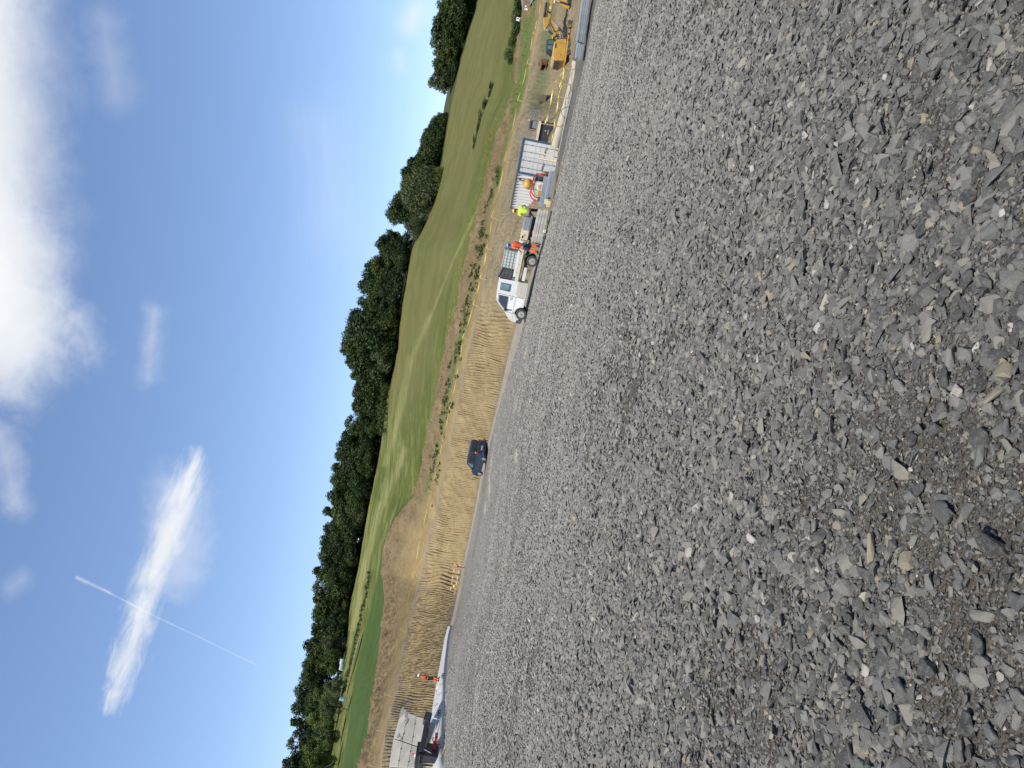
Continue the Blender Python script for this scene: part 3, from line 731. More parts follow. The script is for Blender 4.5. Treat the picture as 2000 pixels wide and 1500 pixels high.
_ca = np.array([math.atan2(p.x, p.y) for p in _P]); _cs = np.array([(p.z - CAM_H) / math.hypot(p.x, p.y) for p in _P])
_o = np.argsort(_ca); _ca, _cs = _ca[_o], _cs[_o]
def sky_z(az, r): return CAM_H + r * float(np.interp(az, _ca, _cs))

SPOTS = [(1330, 'above the white-helmet worker'), (1180, 'above the heap\'s left flank'), (1060, 'above the topsoil heap'),
         (890, 'above the dark blue car'), (760, 'above the meadow notch'), (640, 'above the pickup\'s cab'),
         (520, 'above the pickup\'s tank'), (430, 'above the worker in yellow')]
SPOT_AZ = [(az_of(y, 'B'), s) for y, s in SPOTS]
def spot(az):
    if az < az_of(1420, 'B'): return 'at the far left'
    return min(SPOT_AZ, key=lambda q: abs(q[0] - az))[1]

def hill_z(az, dr): return float(LZ('B', az)) + float(np.interp(dr, [0, 12, 30, 60], [0, 2.2, 5.0, 6.0]))
def place_wood(dr, frac, step, styles, rowname, a0, a1, wide, jit=0.07, tone='dark'):
    az = a0
    while az < a1:
        rb = float(LR('B', az)) + dr + random.uniform(-1.5, 1.5)
        x, y = rb * math.sin(az), rb * math.cos(az); gz = hill_z(az, dr)
        top = sky_z(az, rb); h = (top - gz) * frac * random.uniform(1 - jit, 1 + jit * 0.5) + 0.1
        if h > 1.8:
            st = random.choice(styles)
            shape = {'round': 'round-crowned', 'tall': 'slender', 'edge': 'bushy', 'spiky': 'pointed', 'sparse': 'thin-leaved'}[st]
            add_tree(st, x, y, h, '%s %s tree in the wood\'s %s %s' % (tone, shape, rowname, spot(az)), 'trees of the wood along the ridge', wide * random.uniform(0.9, 1.15), z=gz, mat=random.choice([None, None, None, None, m_leaf_wild, m_leaf_wild if dr > 5 else m_leaf_pale]) if random.random() < 0.6 else None)
        az += step / rb * random.uniform(0.75, 1.25)
aR, aW = az_of(330, 'B'), az_of(470, 'B')
aL = az_of(1560, 'B')
place_wood(18, 1.0, 5.0, ['round', 'tall', 'tall', 'spiky', 'sparse', 'round'], 'back row', aL, aW, 1.25, 0.09)
place_wood(9, 0.86, 6.0, ['round', 'tall', 'round', 'edge'], 'middle row', aL, aW, 1.35, 0.13)
place_wood(2.5, 0.55, 4.0, ['edge'], 'front row', az_of(1250, 'B'), aW, 1.25, 0.25)
# right-hand end of the ridge, lower trees with gaps
for (y, x, d, st, wd, lab) in [
    (352, 779, 196, 'round', 1.0, 'tall dark tree rising just behind the round grey-green willow'), (334, 781, 200, 'tall', 1.2, 'dark slim tree at the right shoulder of the willow'),
    (390, 766, 196, 'tall', 1.2, 'dark tree rising behind the left shoulder of the willow'), (415, 752, 194, 'round', 1.1, 'dark tree beside the left shoulder of the willow'),
    (300, 812, 200, 'edge', 1.0, 'low dark bushy tree right of the willow'), (280, 819, 201, 'edge', 1.1, 'dark hedge tree second to the right of the willow'), (262, 824, 201, 'edge', 1.2, 'dark hedge tree on the skyline between willow and field gap'),
    (244, 836, 202, 'edge', 1.0, 'dark hedge tree next to the gap where the field meets the sky'), (232, 842, 203, 'round', 0.9, 'small rounded hedge tree at the edge of the gap in the ridge trees'),
    (160, 832, 205, 'sparse', 1.1, 'thin-leaved grey-green tree standing alone at the gap in the ridge trees'), (148, 840, 204, 'sparse', 1.0, 'thin airy tree beside the lone grey-green tree on the ridge'),
    (128, 842, 206, 'edge', 1.3, 'dark dense tree right of the airy ridge tree'), (100, 846, 206, 'round', 1.1, 'round dark tree on the ridge above the second chevron sign'), (78, 838, 205, 'sparse', 1.2, 'half-bare tree with pale twigs on the right of the ridge'),
    (58, 841, 207, 'tall', 1.3, 'tall dark tree beside the half-bare tree on the ridge'), (36, 846, 207, 'round', 1.2, 'dark round tree on the ridge above the excavator'), (12, 853, 208, 'round', 1.2, 'dark tree at the right end of the ridge'), (-20, 855, 208, 'round', 1.2, 'dark tree past the right end of the ridge')]:
    p = pix(x, y, d); az = math.atan2(p.x, p.y); gz = float(LZ('B', az)) + 0.6
    add_tree(st, p.x, p.y, max(2.5, p.z - gz), lab, 'trees at the right end of the ridge', wd * 1.15, z=gz, mat=m_leaf_pale if st == 'sparse' else (m_leaf_wild if y % 4 == 0 else None))
for (y, x, d) in [(118, 868, 203), (92, 862, 203), (66, 858, 203), (40, 862, 203), (14, 866, 203), (-14, 868, 203), (140, 862, 203)]:
    p = pix(x, y, d); az = math.atan2(p.x, p.y); gz = float(LZ('B', az)) + 0.2
    add_tree('edge', p.x, p.y, max(2.5, p.z - gz), 'low dark shrub along the foot of the trees at the right end of the ridge', 'low shrubs under the right-hand ridge trees', 1.5, z=gz, name='shrub', cat='shrub')
for k in range(12):
    y = 228 + k * 9.0; x = float(np.interp(y, [q[0] for q in Cpx], [q[1] for q in Cpx])) + random.uniform(2, 14)
    p = pix(x, y, 199); az = math.atan2(p.x, p.y); gz = float(LZ('B', az)) + 0.3
    add_tree('edge', p.x, p.y, max(2.5, p.z - gz), 'dark bushy tree in the low hedge running right from the big willow', 'low hedge right of the willow', 1.1, z=gz)
# single trees of their own look
def lone(style, base, d, top, label, wide, mat=None, name='tree', cat='tree'):
    b = pix(base[0], base[1], d); t_ = pix(top[0], top[1], d)
    return add_tree(style, b.x, b.y, (t_.z - b.z) / 1.0, label, None, wide, mat, name, cat, z=b.z)
lone('willow', (862, 392), 181, (781, 375), 'big round grey-green willow standing out from the dark wood onto the meadow', 0.92, None)
lone('willow', (876, 350), 178, (838, 342), 'yellowish rounded bush at the foot of the big willow, on its right', 0.8, m_leaf_yel, 'bush', 'bush')
lone('willow', (838, 448), 179, (790, 440), 'small grey-green bush at the foot of the big willow, on its left', 0.75, None, 'bush', 'bush')
lone('edge', (704, 1098), 246, (672, 1092), 'bright yellow-green small tree against the dark wood edge', 0.8, m_leaf_yel)
for (b, d, tp, lab, wd, mt, st) in [
    ((676, 1385), 150, (622, 1372), 'grey-green old fruit tree with a forked trunk at the edge of the green field', 0.85, m_leaf_pale, 'round'),
    ((668, 1345), 170, (632, 1338), 'grey-green fruit tree just right of the blue barrel', 1.0, m_leaf_pale, 'edge'),
    ((662, 1440), 150, (610, 1428), 'grey-green fruit tree left of the forked tree', 1.0, m_leaf_wild, 'edge'),
    ((655, 1492), 140, (590, 1475), 'fruit tree with a leaning dark trunk at the left edge of the photo', 0.85, m_leaf_yel, 'edge'),
    ((655, 1410), 185, (600, 1398), 'yellow-green bushy tree behind the fruit trees', 0.95, m_leaf_yel, 'edge'),
    ((655, 1470), 180, (592, 1455), 'yellow-green leafy tree behind the leaning fruit tree', 1.0, m_leaf_yel, 'edge'),
    ((664, 1362), 190, (610, 1350), 'mid-green tree behind the old orchard', 1.0, m_leaf_wild, 'edge'),
    ((672, 1300), 215, (618, 1290), 'mid-green tree at the wood edge behind the wrapped bales', 1.0, m_leaf_wild, 'edge'),
    ((678, 1262), 222, (624, 1252), 'grey-green bushy tree at the wood edge above the strip of bare path', 1.0, m_leaf_pale, 'edge')]:
    e = lone(st, b, d, tp, lab, wd, mt)
# forked bare trunk of the old fruit tree (built as a part of its own look)
for lab_key, b, d, pts in [('forked trunk', (676, 1385), 150, [[(678, 1387), (668, 1381), (662, 1376)], [(672, 1384), (664, 1389), (656, 1394)]]), ('leaning', (655, 1492), 140, [[(653, 1485), (646, 1494), (634, 1499)]])]:
    e = [o for o in bpy.data.objects if o.get('label', '').find(lab_key) >= 0][0]
    inv = e.matrix_basis.inverted()
    parts = [([inv @ pix(x, y, d - 1.5) for x, y in pl], [0.020, 0.016, 0.010][:len(pl)]) for pl in pts]
    old = [c for c in e.children if c.name.startswith('trunk')][0]
    old.data = tubes_mesh('trunk', parts, M('dark_bark', (0.05, 0.035, 0.025), 0.95, 0, 0.3, 4))

# shrubs, hedge rows and weeds
def shrub_mesh(seed, n=420, size=0.10, mat=None, tall=1.0):
    rg = np.random.default_rng(seed)
    bl = [(rg.normal(0, .26), rg.normal(0, .26), rg.uniform(.2, .72) * tall, rg.uniform(.18, .32)) for _ in range(9)]
    V, F, cl = leaf_cloud(rg, bl, n, size); V[:, 2] = np.maximum(V[:, 2], 0.0)
    me = np_mesh('shrub', V, F, mat or m_leaf_wild); attr(me, 'clump', cl); return me
SHR = [shrub_mesh(400 + k) for k in range(4)]
STEM = tubes_mesh('stem', [([(0, 0, -0.1), (.01, 0, .25), (.0, .02, .6)], [.03, .02, .006]), ([(0, 0, 0), (.10, .05, .3), (.22, .1, .55)], [.018, .012, .004]), ([(0, 0, 0), (-.12, .03, .3), (-.2, -.1, .5)], [.018, .012, .004])], m_bark)
def shrub(x, y, d, h, w, label, group, mat=None, name='shrub', cat='shrub'):
    p = pix(x, y, d); gz = ground_z(p.x, p.y)
    me = random.choice(SHR); me = recolour(me, mat) if mat else me
    o = bpy.data.objects.new(name, None); COL.objects.link(o); o['label'] = label; o['category'] = cat; o['group'] = group
    o.location = (p.x, p.y, gz - 0.05); o.scale = (w, w, h); o.rotation_euler = (0, 0, random.uniform(0, 6.28))
    link('foliage', me, o); link('stem', STEM, o); return o
for k, (x, y) in enumerate([(979, 172), (972, 186), (962, 200), (956, 210), (947, 228), (938, 240), (931, 254), (923, 270), (917, 282), (968, 180), (942, 250)]):
    shrub(x, y, 108, random.uniform(0.35, 0.9), random.uniform(1.1, 1.9), 'rough dark weedy shrub in the broken row across the meadow above the site container', 'weedy shrubs across the meadow')
for k in range(22):
    y = random.uniform(-10, 135); x = 1006 + (y * -0.03) + random.uniform(-6, 9)
    shrub(x, y, 88 + random.uniform(-1, 3), random.uniform(0.6, 1.3), random.uniform(1.2, 2.0), 'tall rank weeds in the thicket behind the chevron signs', 'rank weeds behind the chevron signs', m_leaf_wild if k % 2 else m_leaf_pale, 'weed_clump', 'weeds')
for k in range(9):
    y = 758 + k * 10.5; x = np.interp(y, [757, 850], [770, 752]) + 1.5
    shrub(x, y, 208, random.uniform(2.2, 4.4), random.uniform(1.6, 2.6), 'small bush in the short hedge row along the notch of the wood', 'bushes along the notch of the wood')
for k in range(26):
    y = 1120 + k * 9.2; x = np.interp(y, [1120, 1180, 1232, 1284, 1345], [733, 719, 706, 693, 684]) + random.uniform(-1, 1)
    shrub(x, y, 170, random.uniform(0.8, 1.3), random.uniform(1.0, 1.6), 'leafy vegetable plant in the row between crop field and meadow', 'vegetable plants along the crop field', None, 'plant', 'plant')
# green tufts on the bare bank: ground cover nobody could count
rg = np.random.default_rng(77); VV, FF, CC = [], [], []; o = 0
for k in range(300):
    y = rg.uniform(330, 990); tpos = float(np.clip(rg.normal(0.45, 0.22), 0.1, 0.95))
    az = az_of(y, 'T'); r = float(LR('T', az)) * (1 - tpos) + float(LR('S', az)) * tpos; gz = ground_z(r * math.sin(az), r * math.cos(az))
    if fbm(r * math.sin(az) * .2, r * math.cos(az) * .2, 111, 3) < 0.46: continue
    s = rg.uniform(0.12, 0.42)
    bl = [(r * math.sin(az) + rg.normal(0, .5) * s, r * math.cos(az) + rg.normal(0, .5) * s, gz + 0.12 + 0.25 * s, s * rg.uniform(.4, .8)) for _ in range(4)]
    V, F, cl = leaf_cloud(rg, bl, 30, 0.15); VV.append(V); FF.append(F + o); CC.append(cl); o += len(V)
me = np_mesh('weed_tufts', np.concatenate(VV), np.concatenate(FF), m_leaf_wild); attr(me, 'clump', np.concatenate(CC))
link('weed_tufts', me, kind='stuff', label='scattered green weed tufts growing over the bare topsoil bank', category='weeds')
# ---------------------------------------------------------------- building kit for the things
def thing(name, label, cat, loc=(0, 0, 0), yaw=0.0, group=None):
    o = bpy.data.objects.new(name, None); COL.objects.link(o)
    o.location = loc; o.rotation_euler = (0, 0, yaw); o['label'] = label; o['category'] = cat
    if group: o['group'] = group
    return o

class MB:
    """collects shapes, then links them as one mesh object"""
    def __init__(s): s.bm = bmesh.new()
    def _xf(s, vs, m):
        for v in vs: v.co = m @ v.co
    def box(s, c, d, rot=(0, 0, 0)):
        r = bmesh.ops.create_cube(s.bm, size=1.0)['verts']
        s._xf(r, Matrix.Translation(c) @ Euler(rot).to_matrix().to_4x4() @ Matrix.Diagonal((*d, 1))); return s
    def bar(s, p, q, w, h=None, up=(0, 0, 1)):
        p, q = Vector(p), Vector(q); d = q - p; L = d.length; d.normalize()
        u = Vector(up)
        if abs(d.dot(u)) > 0.98: u = Vector((1, 0, 0))
        y = u.cross(d).normalized(); z = d.cross(y)
        m = Matrix((d, y, z)).transposed().to_4x4(); m.translation = (p + q) / 2
        r = bmesh.ops.create_cube(s.bm, size=1.0)['verts']
        s._xf(r, m @ Matrix.Diagonal((L, w, h or w, 1))); return s
    def cyl(s, p, q, r0, r1=None, n=20, cap=True):
        p, q = Vector(p), Vector(q); d = q - p
        r = bmesh.ops.create_cone(s.bm, cap_ends=cap, segments=n, radius1=r0, radius2=r0 if r1 is None else r1, depth=d.length)['verts']
        m = d.to_track_quat('Z', 'Y').to_matrix().to_4x4(); m.translation = (p + q) / 2
        s._xf(r, m); return s
    def ball(s, c, r, sc=(1, 1, 1), n=16):
        v = bmesh.ops.create_uvsphere(s.bm, u_segments=n, v_segments=max(6, n // 2 + 2), radius=r)['verts']
        s._xf(v, Matrix.Translation(c) @ Matrix.Diagonal((*sc, 1))); return s
    def tube(s, pts, r, n=8, closed=False):
        pts = [Vector(p) for p in pts]; N = len(pts); rings = []
        for i, p in enumerate(pts):
            a = pts[(i - 1) % N] if closed else pts[max(i - 1, 0)]; b = pts[(i + 1) % N] if closed else pts[min(i + 1, N - 1)]
            d = (b - a).normalized(); u = d.cross(Vector((0.11, 0.23, 0.97)))
            if u.length < 0.05: u = d.cross(Vector((1, 0, 0)))
            u.normalize(); w = d.cross(u); rr = r[i] if isinstance(r, (list, tuple)) else r
            rings.append([s.bm.verts.new(p + u * (rr * math.cos(6.2832 * k / n)) + w * (rr * math.sin(6.2832 * k / n))) for k in range(n)])
        for i in range(N if closed else N - 1):
            A, B = rings[i], rings[(i + 1) % N]
            for k in range(n): s.bm.faces.new((A[k], A[(k + 1) % n], B[(k + 1) % n], B[k]))
        if not closed:
            s.bm.faces.new(rings[0][::-1]); s.bm.faces.new(rings[-1])
        return s
    def prism(s, poly, y0, y1, f=None):
        """polygon in (x, z) pushed from y0 to y1; f(x, z, side) may change y"""
        A, B = [], []
        for (x, z) in poly:
            A.append(s.bm.verts.new((x, f(x, z, y0) if f else y0, z))); B.append(s.bm.verts.new((x, f(x, z, y1) if f else y1, z)))
        n = len(poly)
        fs = [s.bm.faces.new(A), s.bm.faces.new(B[::-1])]
        for k in range(n): s.bm.faces.new((A[k], B[k], B[(k + 1) % n], A[(k + 1) % n]))
        bmesh.ops.triangulate(s.bm, faces=fs); return s
    def plate(s, poly3, th, nrm):
        """flat outline poly3 (3-D points) with thickness th along nrm"""
        nrm = Vector(nrm) * th
        A = [s.bm.verts.new(p) for p in poly3]; B = [s.bm.verts.new(Vector(p) + nrm) for p in poly3]; n = len(A)
        fs = [s.bm.faces.new(A), s.bm.faces.new(B[::-1])]
        for k in range(n): s.bm.faces.new((A[k], B[k], B[(k + 1) % n], A[(k + 1) % n]))
        bmesh.ops.triangulate(s.bm, faces=fs); return s
    def build(s, name, mat, parent=None, bevel=0.0, smooth=False, seg=2, **props):
        bmesh.ops.recalc_face_normals(s.bm, faces=s.bm.faces)
        me = bpy.data.meshes.new(name); s.bm.to_mesh(me); s.bm.free()
        me.materials.append(mat)
        if smooth:
            for p in me.polygons: p.use_smooth = True
            try: me.set_sharp_from_angle(angle=R_(40))
            except Exception: pass
        o = link(name, me, parent, **props)
        if bevel:
            b = o.modifiers.new('edge', 'BEVEL'); b.width = bevel; b.segments = seg; b.limit_method = 'ANGLE'; b.angle_limit = R_(35)
        return o

def copy_tree(o, parent=None):
    c = o.copy(); COL.objects.link(c)
    if parent is not None: c.parent = parent
    for ch in list(o.children): copy_tree(ch, c)
    return c

def text_mesh(body, size, depth=0.004):
    cu = bpy.data.curves.new('lettering', 'FONT'); cu.body = body; cu.size = size; cu.extrude = depth; cu.align_x = 'CENTER'; cu.align_y = 'CENTER'
    o = bpy.data.objects.new('lettering', cu); COL.objects.link(o)
    me = bpy.data.meshes.new_from_object(o.evaluated_get(bpy.context.evaluated_depsgraph_get()))
    bpy.data.objects.remove(o); bpy.data.curves.remove(cu); return me

def prof(pts, ref, d):
    """photo outline -> (along, up) metres in an upright plane d metres ahead, from the photo point ref"""
    k = d / F_PX; out = []
    for x, y in pts:
        rx, ry = x - ref[0], y - ref[1]
        out.append(((rx * SA - ry * CA) * k, -(rx * CA + ry * SA) * k))
    return out

# paints and materials
WHITE = M('white_paint', (0.60, 0.60, 0.58), 0.35, 0, 0.03, 2.0, 0, (0.45, 0.40, 0.30), 0.30)
CREAM = M('cream_paint', (0.52, 0.465, 0.34), 0.45, 0, 0.06, 3.0, 0, (0.42, 0.35, 0.24), 0.35)
NAVY = M('navy_car_paint', (0.020, 0.036, 0.075), 0.28, 0.0, 0.05, 2.0, 0, (0.10, 0.095, 0.085), 0.30)
BLUE = M('blue_frame_paint', (0.035, 0.085, 0.150), 0.65, 0, 0.08, 3.0, 0, (0.16, 0.11, 0.07), 0.35)
YEL = M('machine_yellow', (0.46, 0.265, 0.045), 0.45, 0, 0.07, 2.0, 0, (0.36, 0.26, 0.12), 0.45)
BLACK = M('black_steel', (0.020, 0.020, 0.022), 0.55, 0, 0.2, 4.0, 0, (0.10, 0.085, 0.065), 0.30)
RUBBER = M('tyre_rubber', (0.045, 0.043, 0.040), 0.9, 0, 0.2, 9.0, 0.004, (0.16, 0.145, 0.12), 0.55)
RIM = M('dusty_rim_steel', (0.40, 0.38, 0.34), 0.5, 0.2, 0.1, 9.0, 0, (0.22, 0.19, 0.15), 0.5)
GREY = M('grey_steel', (0.22, 0.23, 0.235), 0.5, 0.3, 0.1, 4.0, 0, (0.17, 0.15, 0.12), 0.4)
GALV = M('galvanised_grey', (0.24, 0.26, 0.28), 0.5, 0.25, 0.14, 2.2, 0.003, (0.32, 0.32, 0.31), 0.5)
DARKGREY = M('dark_grey_plastic', (0.055, 0.058, 0.062), 0.6, 0, 0.15, 4.0, 0, (0.13, 0.12, 0.10), 0.35)
WOOD = M('raw_timber', (0.46, 0.33, 0.19), 0.8, 0, 0.15, 5.0, 0.003, (0.30, 0.20, 0.11), 0.4)
OLDWOOD = M('weathered_timber', (0.38, 0.365, 0.33), 0.85, 0, 0.22, 3.0, 0.005, (0.17, 0.16, 0.145), 0.6)
DARKWOOD = M('dark_timber', (0.07, 0.07, 0.07), 0.8, 0, 0.3, 3.0, 0.006, (0.16, 0.15, 0.14), 0.5)
PALEWOOD = M('pale_timber_block', (0.52, 0.45, 0.32), 0.8, 0, 0.12, 5.0, 0.003, (0.36, 0.28, 0.17), 0.4)
TAPE_Y = M('yellow_plastic_tape', (0.55, 0.48, 0.06), 0.4, 0, 0.06, 8.0)
RED = M('red_paint', (0.42, 0.022, 0.030), 0.45, 0, 0.08, 4.0, 0, (0.2, 0.08, 0.06), 0.3)
ORANGE = M('hivis_orange', (0.68, 0.10, 0.028), 0.75, 0, 0.08, 9.0, 0.006)
LIME = M('hivis_yellow', (0.44, 0.60, 0.045), 0.75, 0, 0.07, 9.0, 0.006)
JEANS = M('navy_work_trousers', (0.022, 0.034, 0.060), 0.85, 0, 0.2, 9.0, 0.006)
BLKCLOTH = M('black_work_cloth', (0.014, 0.014, 0.016), 0.85, 0, 0.2, 9.0, 0.006)
REFL = M('reflective_band', (0.55, 0.56, 0.56), 0.35, 0.2, 0.05, 9.0)
SKIN = M('skin', (0.36, 0.19, 0.125), 0.55, 0, 0.06, 12.0)
HAIR = M('brown_hair', (0.05, 0.03, 0.018), 0.7, 0, 0.2, 30.0)
HATY = M('yellow_helmet_shell', (0.78, 0.42, 0.03), 0.35, 0, 0.03, 3.0)
HATB = M('blue_helmet_shell', (0.07, 0.26, 0.55), 0.35, 0, 0.03, 3.0)
HATW = M('white_helmet_shell', (0.80, 0.80, 0.78), 0.35, 0, 0.03, 3.0)
IBC = M('translucent_tank_plastic', (0.50, 0.54, 0.50), 0.4, 0, 0.06, 3.0, 0, (0.35, 0.37, 0.33), 0.3)
CONC = M('block_concrete', (0.36, 0.335, 0.285), 0.9, 0, 0.10, 1.6, 0.006, (0.25, 0.235, 0.21), 0.5)
MORTAR = M('grey_mortar', (0.24, 0.23, 0.215), 0.95, 0, 0.15, 2.0, 0.02, (0.15, 0.14, 0.125), 0.5)
MUDDY = M('muddy_steel', (0.14, 0.10, 0.065), 0.85, 0.1, 0.25, 4.0, 0.01, (0.055, 0.04, 0.03), 0.6)
CAMEL = M('sanded_concrete_pipe', (0.33, 0.29, 0.225), 0.9, 0, 0.08, 1.5, 0.006, (0.30, 0.26, 0.20), 0.5)
def glass(name, col, rough=0.06):
    if name in MATS: return MATS[name]
    m, t, b = new_mat(name); co = t.node('ShaderNodeTexCoord').outputs['Object']
    t.put(b.inputs['Base Color'], t.ramp(t.noise(co, 2.2, 3, 0.5), [(0.35, tuple(c * 0.5 for c in col)), (0.7, col)]))
    t.put(b.inputs['Roughness'], t.remap(t.noise(co, 5, 3), 0.3, 0.7, rough, rough + 0.1)); b.inputs['Specular IOR Level'].default_value = 0.8
    MATS[name] = m; return m
GLASS = glass('tinted_window_glass', (0.020, 0.028, 0.030))
GLASSB = glass('blue_green_window_glass', (0.12, 0.20, 0.22))
def lampmat(name, col):
    m = M(name, col, 0.2, 0, 0.04, 8); return m
LAMPR, LAMPA, LAMPY = lampmat('red_lens', (0.45, 0.02, 0.02)), lampmat('amber_lens', (0.7, 0.32, 0.10)), lampmat('yellow_lens', (0.85, 0.68, 0.03))
def stripes(name, a, b_, axis=0, period=0.5):
    if name in MATS: return MATS[name]
    m, t, b = new_mat(name); co = t.node('ShaderNodeTexCoord').outputs['Object']
    s = t.node('ShaderNodeSeparateXYZ'); t.put(s.inputs[0], co)
    f = t.math('GREATER_THAN', t.math('FRACT', t.math('DIVIDE', s.outputs[axis], period)), 0.5)
    t.put(b.inputs['Base Color'], t.mix(f, a, b_)); b.inputs['Roughness'].default_value = 0.5
    MATS[name] = m; return m

# ---------------------------------------------------------------- people
STAND = dict(pelvis=(0, 0, .95), waist=(0, 0, 1.09), chest=(0, .0, 1.30), neck=(0, .01, 1.49), skull=(0, .025, 1.58), crown=(0, .02, 1.70),
             sL=(.185, 0, 1.415), eL=(.235, -.03, 1.13), wL=(.25, .05, .89), sR=(-.185, 0, 1.415), eR=(-.235, -.03, 1.13), wR=(-.25, .05, .89),
             hL=(.095, 0, .91), kL=(.11, .02, .50), aL=(.115, -.02, .09), tL=(.135, .16, .045), hR=(-.095, 0, .91), kR=(-.11, .02, .50), aR=(-.115, -.02, .09), tR=(-.135, .16, .045))
def skin_obj(name, verts, edges, radii, mat, parent, levels=2, root=0):
    me = bpy.data.meshes.new(name); me.from_pydata([tuple(v) for v in verts], edges, []); me.materials.append(mat)
    o = link(name, me, parent)
    o.modifiers.new('skin', 'SKIN'); sv = me.skin_vertices[0].data
    for k, r in enumerate(radii):
        sv[k].radius = r if isinstance(r, tuple) else (r, r); sv[k].use_root = (k == root)
    o.modifiers['skin'].use_smooth_shade = True
    s = o.modifiers.new('smooth', 'SUBSURF'); s.levels = s.render_levels = levels
    return o
def lerp(a, b, t): return Vector(a) * (1 - t) + Vector(b) * t
def person(label, foot, yaw, pose, shirt, trousers, helmet, scale=1.0, sleeve=0.62, group=None, shorts=False, vest=None, band=True, cuff=None, boots=None):
    J = {k: Vector(v) for k, v in STAND.items()}
    for k, v in pose.items(): J[k] = Vector(v)
    root = thing('person', label, 'person', foot, yaw, group); root.scale = (scale,) * 3
    V, E, Rd = [], [], []
    def add(p, r, prev=None):
        V.append(Vector(p)); Rd.append(r)
        if prev is not None: E.append((prev, len(V) - 1))
        return len(V) - 1
    pel = add(J['pelvis'], .115); wa = add(J['waist'], .11, pel); ch = add(J['chest'], .13, wa)
    nk = add(J['neck'], .055, ch); sk = add(J['skull'], .078, nk); cr = add(J['crown'], .082, sk)
    for S in 'LR':
        sg = 1 if S == 'L' else -1
        s_ = add(J['s' + S], .062, ch); e = add(J['e' + S], .043, s_); w = add(J['w' + S], .029, e)
        d = (J['w' + S] - J['e' + S]).normalized(); side = d.cross(Vector((0, 1, 0.15))).normalized() * sg
        fwd = side.cross(d).normalized()
        pm = add(J['w' + S] + d * .055, (.034, .020), w); kn = add(J['w' + S] + d * .095, (.036, .017), pm)
        for k, L in enumerate((.062, .074, .068, .050)):
            b = J['w' + S] + d * .10 + fwd * ((1.5 - k) * .019)
            f1 = add(b, .0095, kn); f2 = add(b + d * L * .55 + side * -.010, .0088, f1); add(b + d * L * .85 + side * -.034, .0075, f2)
        t1 = add(J['w' + S] + d * .045 + fwd * .034, .011, pm); add(J['w' + S] + d * .080 + fwd * .052 - side * .012, .0085, t1)
        h = add(J['h' + S], .082, pel); k_ = add(J['k' + S], .056, h); a = add(J['a' + S], .040, k_); add(J['t' + S], .034, a)
    skin_obj('body', V, E, Rd, SKIN, root, 1)
    # face: nose, eyes, brows, mouth, ears sit on the head
    up = (J['crown'] - J['neck']).normalized(); fw = (Vector((0, 1, 0)) - up * up.y).normalized() if 'look' not in pose else Vector(pose['look']).normalized(); sd_ = fw.cross(up)
    hc = J['skull'] + up * .025
    f = MB()
    f.ball(hc + fw * .088, .016, (0.8, 1.2, 1.4), 8)
    for q in (-1, 1): f.ball(hc + sd_ * (q * .084) - fw * .005, .022, (0.5, 0.8, 1.3), 8)
    f.build('nose_and_ears', SKIN, root, smooth=True)
    f = MB()
    for q in (-1, 1): f.ball(hc + sd_ * (q * .032) + fw * .072 + up * .025, .010, (1.3, .7, .8), 8)
    f.box(hc + fw * .078 - up * .042, (.045, .012, .008)).build('eyes_and_mouth', HAIR, root)
    MB().ball(hc - fw * .022 + up * .03, .090, (0.98, 0.95, 1.0), 14).build('hair', HAIR, root, smooth=True)
    # helmet: shell, brim
    hb = J['crown'] - up * .005
    m = MB(); v = bmesh.ops.create_uvsphere(m.bm, u_segments=18, v_segments=12, radius=0.128)['verts']
    bmesh.ops.delete(m.bm, geom=[q for q in v if q.co.z < -0.02], context='VERTS')
    rot = Matrix((sd_, fw, up)).transposed().to_4x4(); rot.translation = hb
    for q in m.bm.verts: q.co = rot @ Vector((q.co.x * .93, q.co.y * 1.08, q.co.z * .92))
    hel = m.build('helmet', helmet, root, smooth=True)
    m = MB(); m.cyl(hb - up * .012, hb - up * .002, .138, .132, 20)
    m.box(hb + fw * .135 - up * .012, (.15, .09, .010)); m.build('brim', helmet, hel)
    # shirt
    V, E, Rd = [], [], []
    p = add(J['pelvis'] + Vector((0, 0, -.03)), (.155, .125)); w = add(J['waist'], (.150, .118), p); c = add(J['chest'], (.175, .135), w); n = add(lerp(J['chest'], J['neck'], .72), (.085, .075), c)
    for S in 'LR':
        s_ = add(J['s' + S], .083, c)
        if sleeve > 1:
            e = add(J['e' + S], .062, s_); add(lerp(J['e' + S], J['w' + S], .92), .046, e)
        elif sleeve > 0: add(lerp(J['s' + S], J['e' + S], sleeve), .070, s_)
    skin_obj('shirt', V, E, Rd, shirt, root)
    if vest:
        V, E, Rd = [], [], []
        p = add(J['pelvis'] + Vector((0, 0, .02)), (.166, .136)); w = add(J['waist'], (.163, .132), p); c = add(J['chest'], (.186, .148), w); add(lerp(J['chest'], J['neck'], .5), (.12, .10), c)
        skin_obj('vest', V, E, Rd, vest, root)
    # trousers, one mesh
    V, E, Rd = [], [], []
    p = add(J['pelvis'] + Vector((0, 0, .02)), (.150, .122))
    for S in 'LR':
        h = add(J['h' + S] + Vector((0, 0, -.06)), .098, p); k = add(J['k' + S], .078, h); add(lerp(J['k' + S], J['a' + S], .82), .070, k)
    skin_obj('trousers', V, E, Rd, trousers, root)
    if cuff:
        for S in 'LR':
            skin_obj('leg_band', [lerp(J['k' + S], J['a' + S], -.18), lerp(J['k' + S], J['a' + S], .35), lerp(J['k' + S], J['a' + S], .84)], [(0, 1), (1, 2)], [.083, .088, .080], cuff, root)
            skin_obj('reflective_strip', [lerp(J['k' + S], J['a' + S], .34), lerp(J['k' + S], J['a' + S], .48)], [(0, 1)], [.096, .096], REFL, root, 1)
